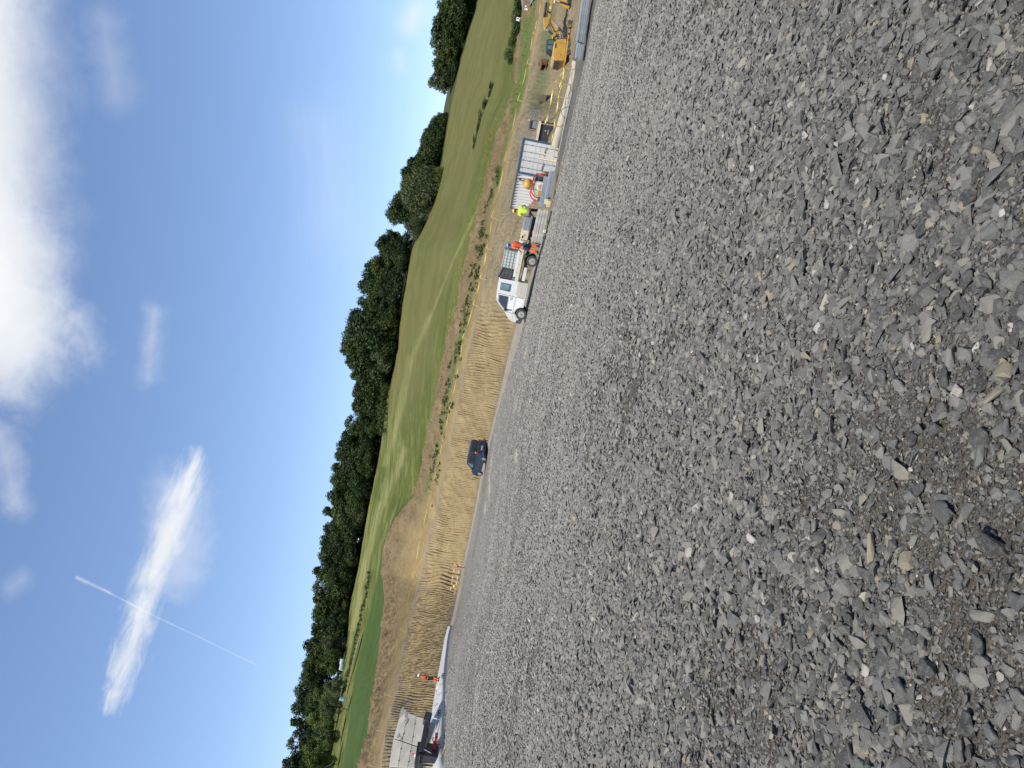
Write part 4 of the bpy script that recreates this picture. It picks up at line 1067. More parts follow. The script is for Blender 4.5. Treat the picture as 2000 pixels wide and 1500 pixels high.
    for S in 'LR':
        skin_obj('boot', [lerp(J['k' + S], J['a' + S], .8), J['a' + S], lerp(J['a' + S], J['t' + S], .5) + Vector((0, 0, .01)), J['t' + S]], [(0, 1), (1, 2), (2, 3)], [.055, .062, .056, .046], boots or BLACK, root)
    if band:
        c0, c1 = lerp(J['waist'], J['chest'], .15), lerp(J['waist'], J['chest'], .45)
        skin_obj('reflective_strip', [c0, c1], [(0, 1)], [(.168, .136), (.176, .142)], REFL, root, 1)
    return root, J
# ---------------------------------------------------------------- vehicles
def frame(o, P, hx, scale=1.0, up=(0, 0, 1)):
    x = Vector(hx).normalized(); y = Vector(up).cross(x).normalized(); z = x.cross(y)
    m = Matrix((x, y, z)).transposed().to_4x4(); m.translation = P
    o.matrix_world = m @ Matrix.Diagonal((scale, scale, scale, 1)); return m

def arch(cx, cz, r, a0, a1, n=12):
    return [(cx + r * math.cos(R_(a0 + (a1 - a0) * k / n)), cz + r * math.sin(R_(a0 + (a1 - a0) * k / n))) for k in range(n + 1)]

def wheel(parent, x, y, z, r, w, side, rim=None):
    """side +1: outer face towards +y"""
    m = MB(); m.cyl((x, y - w / 2, z), (x, y + w / 2, z), r, n=36)
    wh = m.build('wheel', RUBBER, parent, bevel=0.03, smooth=True)
    yo = y + side * w / 2
    m = MB(); m.cyl((x, yo - side * .03, z), (x, yo + side * .006, z), r * .60, r * .57, n=28)
    rm = m.build('rim', rim or RIM, wh, bevel=0.008)
    m = MB(); m.cyl((x, yo + side * .006, z), (x, yo + side * .030, z), r * .20, r * .16, n=16)
    for k in range(5):
        a = 6.2832 * k / 5; m.cyl((x + r * .30 * math.cos(a), yo + side * .004, z + r * .30 * math.sin(a)), (x + r * .30 * math.cos(a), yo + side * .016, z + r * .30 * math.sin(a)), r * .035, n=8)
    m.build('hub', GREY, rm)
    m = MB()
    for k in range(10):
        a = 6.2832 * (k + .5) / 10; m.ball((x + r * .45 * math.cos(a), yo + side * .004, z + r * .45 * math.sin(a)), r * .055, (1, .3, 1), 8)
    m.build('vent_hole', BLACK, rm)
    return wh

# ---- the white double-cab pickup
Pn, Pf = pix(1049.7, 513, 40.4), pix(1028.2, 616.2, 41.2)
hx = (Pf - Pn); vs = hx.length / 3.16; hx.normalize()
lf = Vector((0, 0, 1)).cross(hx).normalized()
van = thing('pickup_truck', 'white double-cab pickup with a grid-caged water tank on its load bed', 'pickup truck')
VM = frame(van, Pn - lf * 0.90 * vs, hx, vs)
def vshrink(x, z, y):
    k = 1.0 - 0.11 * max(0.0, z - 1.12) / 0.85 - 0.16 * max(0.0, (x - 3.15) / 0.55) ** 2
    return y * k
hz = .315
body = [(1.30, .29), (1.30, 1.10), (1.325, 1.96), (1.45, 2.005), (2.0, 2.0), (2.45, 1.965), (2.66, 1.89), (2.95, 1.60), (3.22, 1.285), (3.50, 1.07), (3.66, .88), (3.715, .72), (3.71, .56), (3.66, .42)]
body += [(3.60, .34)] + arch(3.17, hz, .415, 5, 175) + [(2.755, .27)]
MB().prism(body, -.92, .92, vshrink).build('cab', WHITE, van, bevel=.025)
inset = MB(); inset.prism(arch(3.17, hz, .40, 0, 180) , -.80, .80); inset.build('wheel_arch', BLACK, van)
def side_panel(pts, name, mat, parent, y=.92, out=.006, s=1, bevel=.008):
    return MB().prism(pts, s * (y - .02), s * (y + out), vshrink).build(name, mat, parent, bevel=bevel)
for s in (1, -1):
    d = side_panel([(2.225, .34), (2.205, 1.86), (2.60, 1.825), (2.86, 1.60), (3.16, 1.26), (3.20, .80)] + arch(3.17, hz, .47, 100, 170, 7) + [(2.70, .34)], 'front_door', WHITE, van, s=s)
    side_panel([(2.28, 1.29), (2.27, 1.82), (2.62, 1.78), (2.86, 1.555), (3.12, 1.235)], 'door_window', GLASS, d, out=.011, s=s)
    m = MB(); m.box((2.36, s * .935, 1.10), (.17, .02, .035)); m.build('door_handle', BLACK, d, bevel=.005)
    m = MB(); m.box((3.06, s * 1.00, 1.27), (.10, .16, .22)); m.bar((3.10, s * .86, 1.22), (3.06, s * .97, 1.24), .04); m.build('wing_mirror', BLACK, d, bevel=.02)
    ol = [(2.225, .34), (2.205, 1.86), (2.60, 1.825), (2.86, 1.60), (3.16, 1.26), (3.20, .80), (3.10, .80)]
    MB().tube([(x, s * vshrink(x, z, .931), z) for x, z in ol], .011, 6).build('door_seam', DARKGREY, d)
    lp = side_panel([(1.31, .32), (1.31, .83), (2.21, .83), (2.21, .32)], 'lower_panel', M('road_dirty_white', (.47, .445, .37), .5, 0, .08, 3.0, 0, (.33, .28, .19), .6), van, out=.004, s=s)
    side_panel([(1.545, 1.27), (1.535, 1.85), (1.97, 1.85), (1.99, 1.27)], 'rear_window_seal', BLACK, van, out=.008, s=s, bevel=.03)
    side_panel([(1.58, 1.305), (1.57, 1.815), (1.94, 1.815), (1.955, 1.305)], 'rear_side_window', GLASSB, van, out=.013, s=s, bevel=.03)
    m = MB(); m.box((2.25, s * .924, .845), (1.86, .008, .012)); m.build('side_crease', GREY, van)
    m = MB(); m.box((2.15, s * .925, .80), (.12, .016, .13)); m.build('fuel_flap', WHITE, van, bevel=.01)
    m = MB(); m.box((3.685, s * .62, .78), (.06, .30, .16)); m.build('headlight', glass('headlamp_glass', (0.5, 0.5, 0.48)), van, bevel=.02)
    m = MB(); m.ball((3.40, s * .885, .80), .025, (1.4, .5, 1), 8); m.build('turn_signal', LAMPA, van)
m = MB(); m.plate([(2.70, .70, 1.865), (3.205, .78, 1.315), (3.205, -.78, 1.315), (2.70, -.70, 1.865)], .018, (.74, 0, .67)); m.build('windscreen', GLASS, van)
m = MB(); m.prism([(3.50, .20), (3.70, .22), (3.79, .32), (3.79, .52), (3.68, .56), (3.56, .52)], -.88, .88, lambda x, z, y: y * (1 - .25 * max(0, (x - 3.55) / .25) ** 2)); m.build('front_bumper', DARKGREY, van, bevel=.03)
for x in (0, 3.17):
    for s in (1, -1): wheel(van, x, s * .80, hz, .325, .22, s)
m = MB(); m.prism(arch(0, hz + .03, .44, 20, 165, 12) + arch(0, hz + .03, .40, 165, 20, 12), .66, .93); m.build('rear_mudguard', BLACK, van, bevel=.008)
m = MB(); m.prism(arch(0, hz + .03, .44, 20, 165, 12) + arch(0, hz + .03, .40, 165, 20, 12), -.93, -.66); m.build('rear_mudguard', BLACK, van, bevel=.008)
m = MB()
for s in (1, -1): m.box((.25, s * .42, .62), (2.3, .09, .16))
m.box((0, 0, hz), (.10, 1.5, .10)); m.box((.9, 0, .62), (.12, .8, .12)); m.build('chassis', BLACK, van)
m = MB(); m.box((.82, .70, .60), (.80, .30, .20)); m.build('tool_locker', WHITE, van, bevel=.015)
m = MB(); m.box((.62, .62, .42), (.16, .22, .22)); m.build('fuel_filler', CREAM, van, bevel=.02)
m = MB(); m.box((.12, 0, .87), (2.36, 1.88, .06)); m.build('load_bed', GREY, van, bevel=.008)
for s in (1, -1):
    sb = MB().box((.12, s * .945, 1.00), (2.34, .03, .18)).box((.12, s * .945, .915), (2.34, .045, .03)).build('dropside', CREAM, van, bevel=.006)
    MB().box((.02, s * .946, 1.165), (2.10, .034, .14)).build('dropside_rim', WHITE, sb, bevel=.006)
    m = MB(); m.box((1.20, s * .952, 1.17), (.16, .028, .13)); m.build('dropside_latch', GREY, sb, bevel=.005)
    m = MB()
    for q in (-.8, -.3, .3, .8): m.box((q, s * .965, 1.05), (.03, .014, .10))
    m.build('hinge', GREY, sb)
MB().box((-1.05, 0, 1.03), (.03, 1.86, .36)).build('tailgate', CREAM, van, bevel=.006)
# water tank in its cage, and the dark box behind the cab: both stand on the bed
tank = thing('water_tank', 'translucent plastic tank in a steel grid cage on the white pickup', 'water tank', VM @ Vector((.18 * vs, 0, .90 * vs)))
tank.matrix_world = VM @ Matrix.Translation(Vector((.16, 0, .90)) * vs) @ Matrix.Diagonal((vs, vs, vs, 1))
MB().box((0, 0, .62), (1.00, 1.42, .98)).build('tank', IBC, tank, bevel=.05, seg=3)
m = MB()
for z in (.14, .33, .52, .71, .90, 1.09):
    for s in (1, -1):
        m.bar((-.53, s * .735, z), (.53, s * .735, z), .018); m.bar((s * .53, -.735, z), (s * .53, .735, z), .018)
for k in range(7):
    x = -.53 + 1.06 * k / 6
    for s in (1, -1): m.bar((x, s * .742, .10), (x, s * .742, 1.12), .018)
for k in range(7):
    y = -.735 + 1.47 * k / 6
    for s in (1, -1): m.bar((s * .537, y, .10), (s * .537, y, 1.12), .018)
m.bar((-.2, -.74, 1.13), (-.2, .74, 1.13), .03); m.bar((.2, -.74, 1.13), (.2, .74, 1.13), .03)
m.build('cage', M('cage_steel', (0.27, 0.30, 0.29), 0.5, .3, .1), tank)
MB().cyl((0, 0, 1.10), (0, 0, 1.17), .12).build('filler_cap', RED, tank, bevel=.01)
MB().box((0, 0, .05), (1.06, 1.48, .10)).build('pallet', DARKGREY, tank, bevel=.01)
crate = thing('crate', 'dark grey slatted box behind the cab of the white pickup', 'crate')
crate.matrix_world = VM @ Matrix.Translation(Vector((1.0, 0, .90)) * vs) @ Matrix.Diagonal((vs, vs, vs, 1))
MB().prism([(-.24, 0), (-.26, .98), (.27, 1.14), (.27, 0)], -.78, .78).build('box', DARKGREY, crate, bevel=.02)
m = MB()
for z in (.2, .42, .64, .86): m.box((0.0, .785, z), (.50, .012, .03)); m.box((0.0, -.785, z), (.50, .012, .03))
for x in (-.12, .06, .2): m.box((x, .787, .5), (.025, .012, .9))
m.build('slat', BLACK, crate)
m = MB(); m.plate([(-.30, -.82, .985), (.33, -.82, 1.165), (.33, .82, 1.165), (-.30, .82, .985)], .035, (-.25, 0, .97)); m.build('lid', DARKGREY, crate, bevel=.008)

# ---- the small flat trailer coupled behind it
tr = thing('trailer', 'small flat trailer with grey dropsides behind the worker in orange shirt', 'trailer'); tr.matrix_world = VM @ Matrix.Translation(Vector((-2.05, -.02, .02)) * vs) @ Matrix.Diagonal((vs, vs, vs, 1))
MB().box((.25, 0, .80), (1.40, 1.7, .06)).build('deck', GREY, tr, bevel=.008)
for s in (1, -1):
    sb = MB().box((.01, s * .86, 1.02), (.74, .03, .36)).build('dropside', GALV, tr, bevel=.008)
    m = MB()
    for z in (.90, 1.02, 1.14): m.box((.01, s * .878, z), (.72, .012, .022))
    m.build('rib', GREY, sb)
    hp = MB().box((.66, s * .86, 1.02), (.54, .035, .40)).build('white_end_panel', CREAM, tr, bevel=.01)
    m = MB(); m.ball((.66, s * .88, 1.03), .10, (.9, .12, .35), 12).box((.66, s * .88, 1.0), (.20, .012, .03)); m.build('yellow_emblem', YEL, hp)
    MB().box((.78, s * .882, 1.12), (.16, .012, .08)).build('dark_label', BLACK, hp)
    wheel(tr, .15, s * .78, .30, .30, .18, s)
m = MB(); m.bar((.9, .3, .62), (2.0, 0, .52), .07); m.bar((.9, -.3, .62), (2.0, 0, .52), .07); m.box((.25, 0, .70), (1.35, .9, .10)); m.box((.55, .55, .55), (.35, .30, .30)); m.build('drawbar_frame', BLACK, tr)
MB().box((.40, .70, .50), (.22, .20, .26)).build('jockey_box', RED, tr, bevel=.02)
m = MB(); m.cyl((1.0, .55, .02), (1.0, .55, .7), .03).ball((1.0, .55, .06), .07); m.build('prop_stand', GREY, tr)

# ---- the dark blue van-like car on the far side of the yard
car = thing('parked_car', 'dark blue high-roofed family car parked at the foot of the raked slope', 'car')
Cn = pix(951.2, 897, 66.5)
ch_ = R_(41); chx = Vector((-math.sin(ch_), math.cos(ch_), 0)); clf = Vector((0, 0, 1)).cross(chx)
CS = 0.985
Cf = pix(943.0, 926, 66.5 + 2.6 * math.cos(ch_)); chx = Vector((chx.x, chx.y, (Cf.z - Cn.z) / 2.6)).normalized()
frame(car, Cn - clf * .74 * CS, chx, CS)
def cshrink(x, z, y):
    return y * (1 - .13 * max(0, z - 1.0) / .8 - .22 * max(0, (x - 2.3) / 1.0) ** 2 - .05 * max(0, (-x - .3) / .4) ** 2)
cb = [(-.66, .34), (-.74, .48), (-.735, .95), (-.66, 1.45), (-.58, 1.72), (-.46, 1.80), (.4, 1.835), (1.1, 1.815), (1.42, 1.75), (1.80, 1.45), (2.12, 1.16), (2.75, 1.02), (3.10, .86), (3.24, .62), (3.24, .40), (3.12, .30)]
cb += [(3.0, .28)] + arch(2.6, .31, .37, 0, 180) + [(2.20, .26), (.42, .26)] + arch(0, .31, .37, 0, 180) + [(-.42, .30)]
MB().prism(cb, -.83, .83, cshrink).build('body', NAVY, car, bevel=.035)
MB().prism(arch(0, .31, .36, 0, 180), -.74, .74).prism(arch(2.6, .31, .36, 0, 180), -.70, .70).build('wheel_arch', BLACK, car)
MB().box((1.3, 0, .26), (3.0, 1.3, .10)).build('underbody', BLACK, car)
for s in (1, -1):
    P_ = lambda pts, nm, mt, par, out: MB().prism(pts, s * .81, s * (.83 + out), cshrink).build(nm, mt, par, bevel=.02)
    P_([(-.50, 1.14), (-.44, 1.64), (.06, 1.68), (1.02, 1.66), (1.06, 1.12)], 'side_window', GLASS, car, .007)
    d = P_([(1.12, .36), (1.12, 1.70), (1.36, 1.66), (1.90, 1.18), (2.08, 1.08), (2.12, .70), (2.10, .36)], 'front_door', NAVY, car, .006)
    P_([(1.18, 1.12), (1.18, 1.63), (1.36, 1.60), (1.84, 1.14)], 'door_window', GLASSB, d, .012)
    MB().box((1.30, s * .842, .98), (.16, .02, .03)).build('door_handle', BLACK, d, bevel=.006)
    MB().box((1.86, s * .90, 1.14), (.10, .17, .15)).build('wing_mirror', BLACK, d, bevel=.03)
    MB().box((.8, s * .838, .62), (2.2, .022, .10)).build('rubbing_strip', DARKGREY, car, bevel=.006)
    m = MB(); m.box((-.70, s * .735, 1.02), (.10, .14, .20)); tl = m.build('tail_light', LAMPR, car, bevel=.02)
    MB().box((-.695, s * .735, 1.18), (.09, .13, .12)).build('indicator_lens', LAMPA, tl, bevel=.02)
    MB().box((-.665, s * .40, 1.42), (.05, .68, .46), (0, R_(9), 0)).build('rear_window', GLASS, car, bevel=.02)
    MB().box((-.745, s * .37, .80), (.015, .70, .20)).build('rear_door_pressing', NAVY, car, bevel=.008)
    for x in (0, 2.6): wheel(car, x, s * .72, .30, .30, .19, s, M('silver_wheel_trim', (.5, .5, .5), .35, .5, .05))
    MB().box((3.2, s * .55, .72), (.12, .34, .16)).build('headlight', glass('headlamp_glass', (0.5, 0.5, 0.48)), car, bevel=.03)
m = MB(); m.plate([(1.46, .64, 1.73), (2.10, .70, 1.19), (2.10, -.70, 1.19), (1.46, -.64, 1.73)], .012, (.64, 0, .76)); m.build('windscreen', GLASS, car)
MB().prism([(-.62, .28), (-.80, .32), (-.83, .52), (-.78, .60), (-.60, .60)], -.80, .80).build('rear_bumper', NAVY, car, bevel=.03)
MB().box((-.775, .12, .70), (.014, .52, .115)).build('number_plate', WHITE, car, bevel=.004)
MB().box((-.64, 0, 1.745), (.04, .30, .03)).build('brake_light', LAMPR, car)

# ---- yellow tracked excavator beyond the trench
XD = 62.0; XR = (1121.0, 96.0)
exc = thing('excavator', 'yellow tracked excavator with folded two-piece boom reaching past the right edge', 'excavator')
xb = pix(XR[0], XR[1], XD); exc.location = xb          # local x = to the right in the photo, z = up, y = away
z1 = lambda *p: prof([(1050 + a / 13.333, b / 13.333) for a, b in p], XR, XD)
z2 = lambda *p: prof([(880 + a / 5.0, b / 5.0) for a, b in p], XR, XD)
hb = MB().prism(z2((1032, 437), (1000, 470), (984, 600), (1015, 640), (1098, 640), (1122, 470), (1120, 425)), -.95, .95).build('engine_housing', YEL, exc, bevel=.05)
for s in (-1, 1):
    q = z2((1012, 478), (1024, 482), (1020, 522), (1008, 520)); MB().prism(q, s * .93, s * .965).build('vent_grille', BLACK, hb)
    q = z1((440, 1232), (700, 1275), (698, 1279), (438, 1236)); MB().prism(q, s * .93, s * .958).build('panel_gap', BLACK, hb)
q = z2((998, 602), (1060, 612), (1055, 646), (1004, 640)); cw = MB().prism(q, -.85, .85).build('counterweight_plate', DARKGREY, exc, bevel=.03)
q = z2((1006, 611), (1050, 618), (1048, 640), (1012, 634)); MB().prism(q, -.875, -.84).build('sticker', WHITE, cw)
MB().ball((Vector((*z2((1062, 587))[0], 0)).x, -.97, z2((1062, 587))[0][1]), .05, (1, .4, 1), 8).build('tail_light', LAMPR, exc)
MB().prism(z2((1148, 302), (1160, 306), (1112, 650), (1098, 645)), -1.0, 1.0).build('side_skirt', YEL, exc, bevel=.02)
bx = MB().prism(z2((1040, 386), (1126, 398), (1120, 432), (1030, 428)), -.97, .5).build('front_side_box', BLACK, exc, bevel=.03)
MB().prism(z2((1120, 412), (1126, 416), (1102, 436), (1090, 434)), -.985, -.95).build('red_flash', RED, bx)
c = z2((1057, 407))[0]
o_ = link('lettering', text_mesh('CAT', .24), bx); o_.data.materials.append(WHITE); o_.location = (c[0], -.978, c[1]); o_.rotation_euler = (R_(90), 0, 0)
c = z2((1080, 414))[0]
o_ = link('lettering', text_mesh('315', .15), bx); o_.data.materials.append(WHITE); o_.location = (c[0], -.978, c[1]); o_.rotation_euler = (R_(90), 0, 0)
MB().prism(z2((1112, 308), (1142, 312), (1130, 398), (1102, 392)), -.85, .85).build('front_deck', BLACK, exc, bevel=.03)
cab = MB().prism(z2((938, 385), (985, 372), (1075, 390), (1068, 500), (985, 512), (940, 480)), .15, 1.0).build('cab', BLACK, exc, bevel=.05)
MB().prism(z2((948, 396), (980, 388), (1030, 398), (1025, 430), (950, 425)), .12, .16).build('cab_window', GLASSB, cab)
MB().prism(z2((948, 436), (1020, 444), (1012, 492), (950, 472)), .12, .16).build('cab_window', GLASSB, cab)
m = MB()
for y in (-.75, .75):
    pts = z2((1134, 252), (1150, 246), (1172, 262), (1176, 300), (1152, 560), (1140, 590), (1124, 590), (1118, 570))
    m.prism(pts, y - .23, y + .23)
trk = m.build('track', MUDDY, exc, bevel=.05)
m = MB()
for y in (-.75, .75):
    a, b = Vector((z2((1150, 270))[0][0], 0, z2((1150, 270))[0][1])), Vector((z2((1138, 562))[0][0], 0, z2((1138, 562))[0][1]))
    for k in range(6):
        p = a.lerp(b, k / 5); m.cyl((p.x, y - .25, p.z), (p.x, y + .25, p.z), .17 if k in (0, 5) else .10, n=16)
m.build('track_roller', DARKGREY, trk)
bm_ = MB().prism(z1((640, 1000), (560, 985), (480, 935), (400, 800), (300, 650), (320, 585), (370, 570), (430, 620), (470, 700), (540, 800)), -.22, .22).build('lower_boom', YEL, exc, bevel=.03)
MB().prism(z1((370, 985), (430, 885), (490, 930), (450, 990), (390, 1025)), -.30, .30).build('boom_bracket', YEL, bm_, bevel=.02)
kb = MB().prism(z1((148, 515), (160, 770), (190, 810), (275, 680), (320, 600), (345, 480), (330, 410), (250, 350), (205, 380)), -.20, .20).build('middle_boom', YEL, exc, bevel=.03)
ub = MB().prism(z1((225, 330), (340, 345), (370, 300), (395, 0), (420, -330), (300, -380), (290, 0)), -.18, .18).build('upper_boom', YEL, exc, bevel=.03)
MB().prism(z1((305, 215), (345, 220), (335, 285), (300, 280)), -.205, -.18).build('white_sticker', WHITE, ub)
MB().prism(z1((410, 40), (450, 50), (440, 130), (405, 115)), -.205, -.18).build('white_sticker', WHITE, ub)
st = MB().prism(z1((330, -420), (440, -400), (640, -60), (745, 30), (830, 205), (810, 235), (700, 180), (480, 60), (380, -240)), -.17, .17).build('stick', YEL, exc, bevel=.03)
def strut(pts, r0, r1, nm, par, y=0.0):
    a, b, c = [Vector((p[0], y, p[1])) for p in z1(*pts)]
    cy = MB().cyl(a, b, r0).build(nm, BLACK, par, smooth=True); MB().cyl(b, c, r1).build('rod', M('chrome_rod', (.75, .75, .75), .15, .9, .02), cy, smooth=True)
strut([(700, 940), (530, 780), (385, 645)], .10, .055, 'boom_cylinder', exc, -.30)
strut([(380, 940), (270, 860), (200, 815)], .09, .05, 'boom_cylinder', exc, -.26)
strut([(165, 500), (215, 130), (225, -60)], .10, .055, 'stick_cylinder', exc, -.24)
strut([(800, 170), (560, 100), (480, 75)], .08, .045, 'bucket_cylinder', exc, -.24)
m = MB(); m.tube([(p[0], -.27, p[1]) for p in z1((230, 350), (300, 400), (345, 460), (330, 530), (285, 600), (330, 700), (420, 880), (480, 960))], .028); m.build('hydraulic_hose', BLACK, exc, smooth=True)
m = MB(); m.tube([(p[0], -.30, p[1]) for p in z1((400, 890), (520, 845), (545, 850))], .02); m.build('hydraulic_hose', BLACK, exc, smooth=True)
bk = MB().prism(z1((790, 40), (900, -20), (960, 60), (945, 130), (840, 225), (800, 160)), -.20, .20).build('quick_hitch', BLACK, exc, bevel=.03)
MB().prism(z1((950, 20), (1010, 125), (1060, 140), (1165, 60), (1180, -80), (1080, -140), (960, -60)), -.45, .45).build('bucket', MUDDY, exc, bevel=.03)

# ---- black machine with red-white flag at the left edge of the photo
LD = 45.0; LRf = (880.0, 1496.0)
ldr = thing('loader', 'black loader cut by the left edge of the photo, its curved bucket on the gravel', 'loader'); ldr.location = pix(*LRf, LD)
lz = lambda *p: prof([(740 + a / 10.71, 1360 + b / 10.71) for a, b in p], LRf, LD)
MB().prism(lz((775, 1180), (880, 1195), (1330, 1265), (1345, 1345), (1300, 1390), (755, 1345)), -.1, 1.5).build('bucket_back', BLACK, ldr, bevel=.03)
MB().prism(lz((740, 1385), (1330, 1430), (1360, 1520), (1340, 2400), (720, 2400)), 0.1, 1.4).build('body', BLACK, ldr, bevel=.04)
m = MB()
for k in range(4): m.prism(lz((775 + k * 20, 1190 + k * 3), (783 + k * 20, 1191 + k * 3), (778 + k * 20, 1345), (770 + k * 20, 1345)), -.16, -.1)
m.prism(lz((850, 1185), (868, 1188), (830, 1500), (815, 1500)), -.2, -.1); m.build('grille_bar', DARKGREY, ldr)
MB().prism(lz((930, 1392), (1180, 1412), (1180, 1426), (930, 1405)), .04, .12).build('white_line', CREAM, ldr)
MB().prism(lz((930, 1455), (1140, 1475), (1140, 1492), (930, 1478)), .04, .12).build('white_line', CREAM, ldr)
MB().prism(lz((1330, 1290), (1400, 1250), (1470, 1130), (1490, 1120), (1500, 1230), (1455, 1380), (1400, 1500), (1340, 1480)), -.15, 1.6).build('bucket', BLACK, ldr, bevel=.03)
w_ = lz((1330, 1760))[0]
MB().cyl((w_[0], -.1, w_[1]), (w_[0], .35, w_[1]), .62, n=32).build('wheel', RUBBER, ldr, bevel=.05)
f_ = lz((690, 1190), (712, 1145), (745, 1165), (772, 1170), (768, 1215), (752, 1240), (730, 1215))
MB().prism(f_, -.12, -.10).build('warning_flag', stripes('red_white_flag', (0.62, 0.03, 0.04), (0.8, 0.8, 0.8), 2, 0.34), ldr)
# ---------------------------------------------------------------- site container, machines, stacks
CD = 46.0
ccorner = pix(1008.8, 336.8, CD)
ca_ = R_(25)
azc = math.atan2(ccorner.x, ccorner.y)
# door end faces almost towards us, turned to the right; the long side runs away to the left
ex = Vector((math.cos(azc - ca_ * -1), -math.sin(azc - ca_ * -1), 0))
ex = Vector((math.cos(azc) , -math.sin(azc), 0)); fwd = Vector((math.sin(azc), math.cos(azc), 0))
door_dir = (ex * math.cos(ca_) + fwd * math.sin(ca_)).normalized()        # along the door end, to the right and away
side_dir = (-ex * math.sin(ca_) + fwd * math.cos(ca_)).normalized()       # along the long side, to the left and away
con = thing('shipping_container', 'white corrugated shipping container with blue-framed white doors and a small sign', 'container')
m4 = Matrix((door_dir, side_dir, Vector((0, 0, 1)))).transposed().to_4x4(); m4.translation = ccorner - Vector((0, 0, 2.59)); con.matrix_world = m4
CW, CLn, CH = 2.44, 6.06, 2.59
wht = M('container_white', (0.56, 0.55, 0.52), 0.75, 0, 0.04, 1.5, 0, (0.45, 0.41, 0.34), 0.45)
dkf = M('container_side_rail', (0.10, 0.095, 0.10), 0.6, 0, 0.1, 3.0)
def corrugated(L, H, pitch=.46, depth=.10):
    n = int(L / pitch); xs = []
    for k in range(n):
        x = k * pitch; xs += [(x, 0), (x + pitch * .30, 0), (x + pitch * .5, depth), (x + pitch * .8, depth)]
    xs.append((n * pitch, 0)); return [(x * L / (n * pitch), d) for x, d in xs]
def corr_wall(L, z0, z1, place):
    bm = bmesh.new(); pts = corrugated(L, 0); lo, hi = [], []
    for x, d in pts:
        lo.append(bm.verts.new(place(x, d, z0))); hi.append(bm.verts.new(place(x, d, z1)))
    for k in range(len(pts) - 1):
        f = bm.faces.new((lo[k], lo[k + 1], hi[k + 1], hi[k]))
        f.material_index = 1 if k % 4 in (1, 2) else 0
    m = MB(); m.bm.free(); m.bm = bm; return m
recess_mat = M('grey_brown_recess', (0.33, 0.30, 0.275), 0.7, 0, 0.1, 1.5, 0, (0.6, 0.58, 0.55), 0.6)  # grey-brown for the recessed faces, darker than the raised ones
corr_wall(CLn - .24, .16, CH - .10, lambda x, d, z: (.02 + d, .12 + x, z)).build('side_wall', wht, con).data.materials.append(recess_mat)
corr_wall(CLn - .24, .16, CH - .10, lambda x, d, z: (CW - .02 - d, .12 + x, z)).build('side_wall', wht, con).data.materials.append(recess_mat)
corr_wall(CW - .24, .16, CH - .10, lambda x, d, z: (.12 + x, CLn - .02 - d, z)).build('end_wall', wht, con).data.materials.append(recess_mat)
MB().box((CW / 2, CLn / 2, CH - .06), (CW - .12, CLn - .12, .04)).build('roof', wht, con)
MB().box((CW / 2, CLn / 2, .10), (CW - .1, CLn - .1, .08)).build('floor', DARKGREY, con)
m = MB()
for x in (.06, CW - .06): m.box((x, CLn / 2, CH - .05), (.10, CLn - .24, .10)).box((x, CLn / 2, .08), (.10, CLn - .24, .16))
for x in (.07, CW - .07): m.box((x, CLn - .07, CH / 2), (.14, .14, CH))
m.build('side_rail', dkf, con)
fr = MB(); fr.box((.06, .06, CH / 2), (.12, .12, CH)).box((CW - .06, .06, CH / 2), (.12, .12, CH)).box((CW / 2, .06, CH - .06), (CW - .24, .118, .12)).box((CW / 2, .06, .08), (CW - .24, .118, .16))
fr.build('door_frame', BLUE, con, bevel=.01)
for s in (0, 1):
    x0 = .13 + s * (CW / 2 - .12); w = CW / 2 - .145
    d = MB().box((x0 + w / 2, .07, CH / 2 + .01), (w, .05, CH - .30)).build('door', wht, con, bevel=.01)
    m = MB()
    for z in (.42, 1.02, 1.34, 1.66, 2.28): m.box((x0 + w / 2, .042, z), (w - .03, .012, .035))
    m.build('door_rib', M('door_rib_grey', (.47, .48, .48), .5, 0, .06), d)
    m = MB()
    for q in (.28, .74):
        m.cyl((x0 + w * q, .025, .16), (x0 + w * q, .025, CH - .12), .020, n=10)
        for z in (.30, 1.0, 1.9, 2.35): m.box((x0 + w * q, .03, z), (.09, .03, .06))
    m.build('locking_bar', GALV, d)
    m = MB(); m.bar((x0 + w * .28, .0, 1.08), (x0 + w * .70, .0, 1.0), .03); m.build('handle', GREY, d)
sg = MB().box((.012, .98, 2.17), (.02, .55, .34)).build('sign', M('dark_brown_sign', (.10, .05, .05), .5, 0, .1), con)
MB().box((-.003, 1.17, 2.18), (.012, .16, .30)).box((-.003, .82, 2.10), (.012, .16, .18)).build('sign_print', WHITE, sg)

# planks leaning on the container door
for lab, (a, b), w in [('thin brown batten leaning on the left leaf of the container doors', ((1052.0, 310.0), (1087.0, 314.5)), .05),
                       ('yellowish broken board leaning across the right leaf of the container doors', ((1052.5, 296.5), (1082.5, 308.5)), .07)]:
    p, q = pix(*a, 45.6), pix(*b, 44.6)
    o = MB().bar((0, 0, 0), q - p, w, .03).build('board', WOOD, None, bevel=.004, label=lab, category='board'); o.location = p

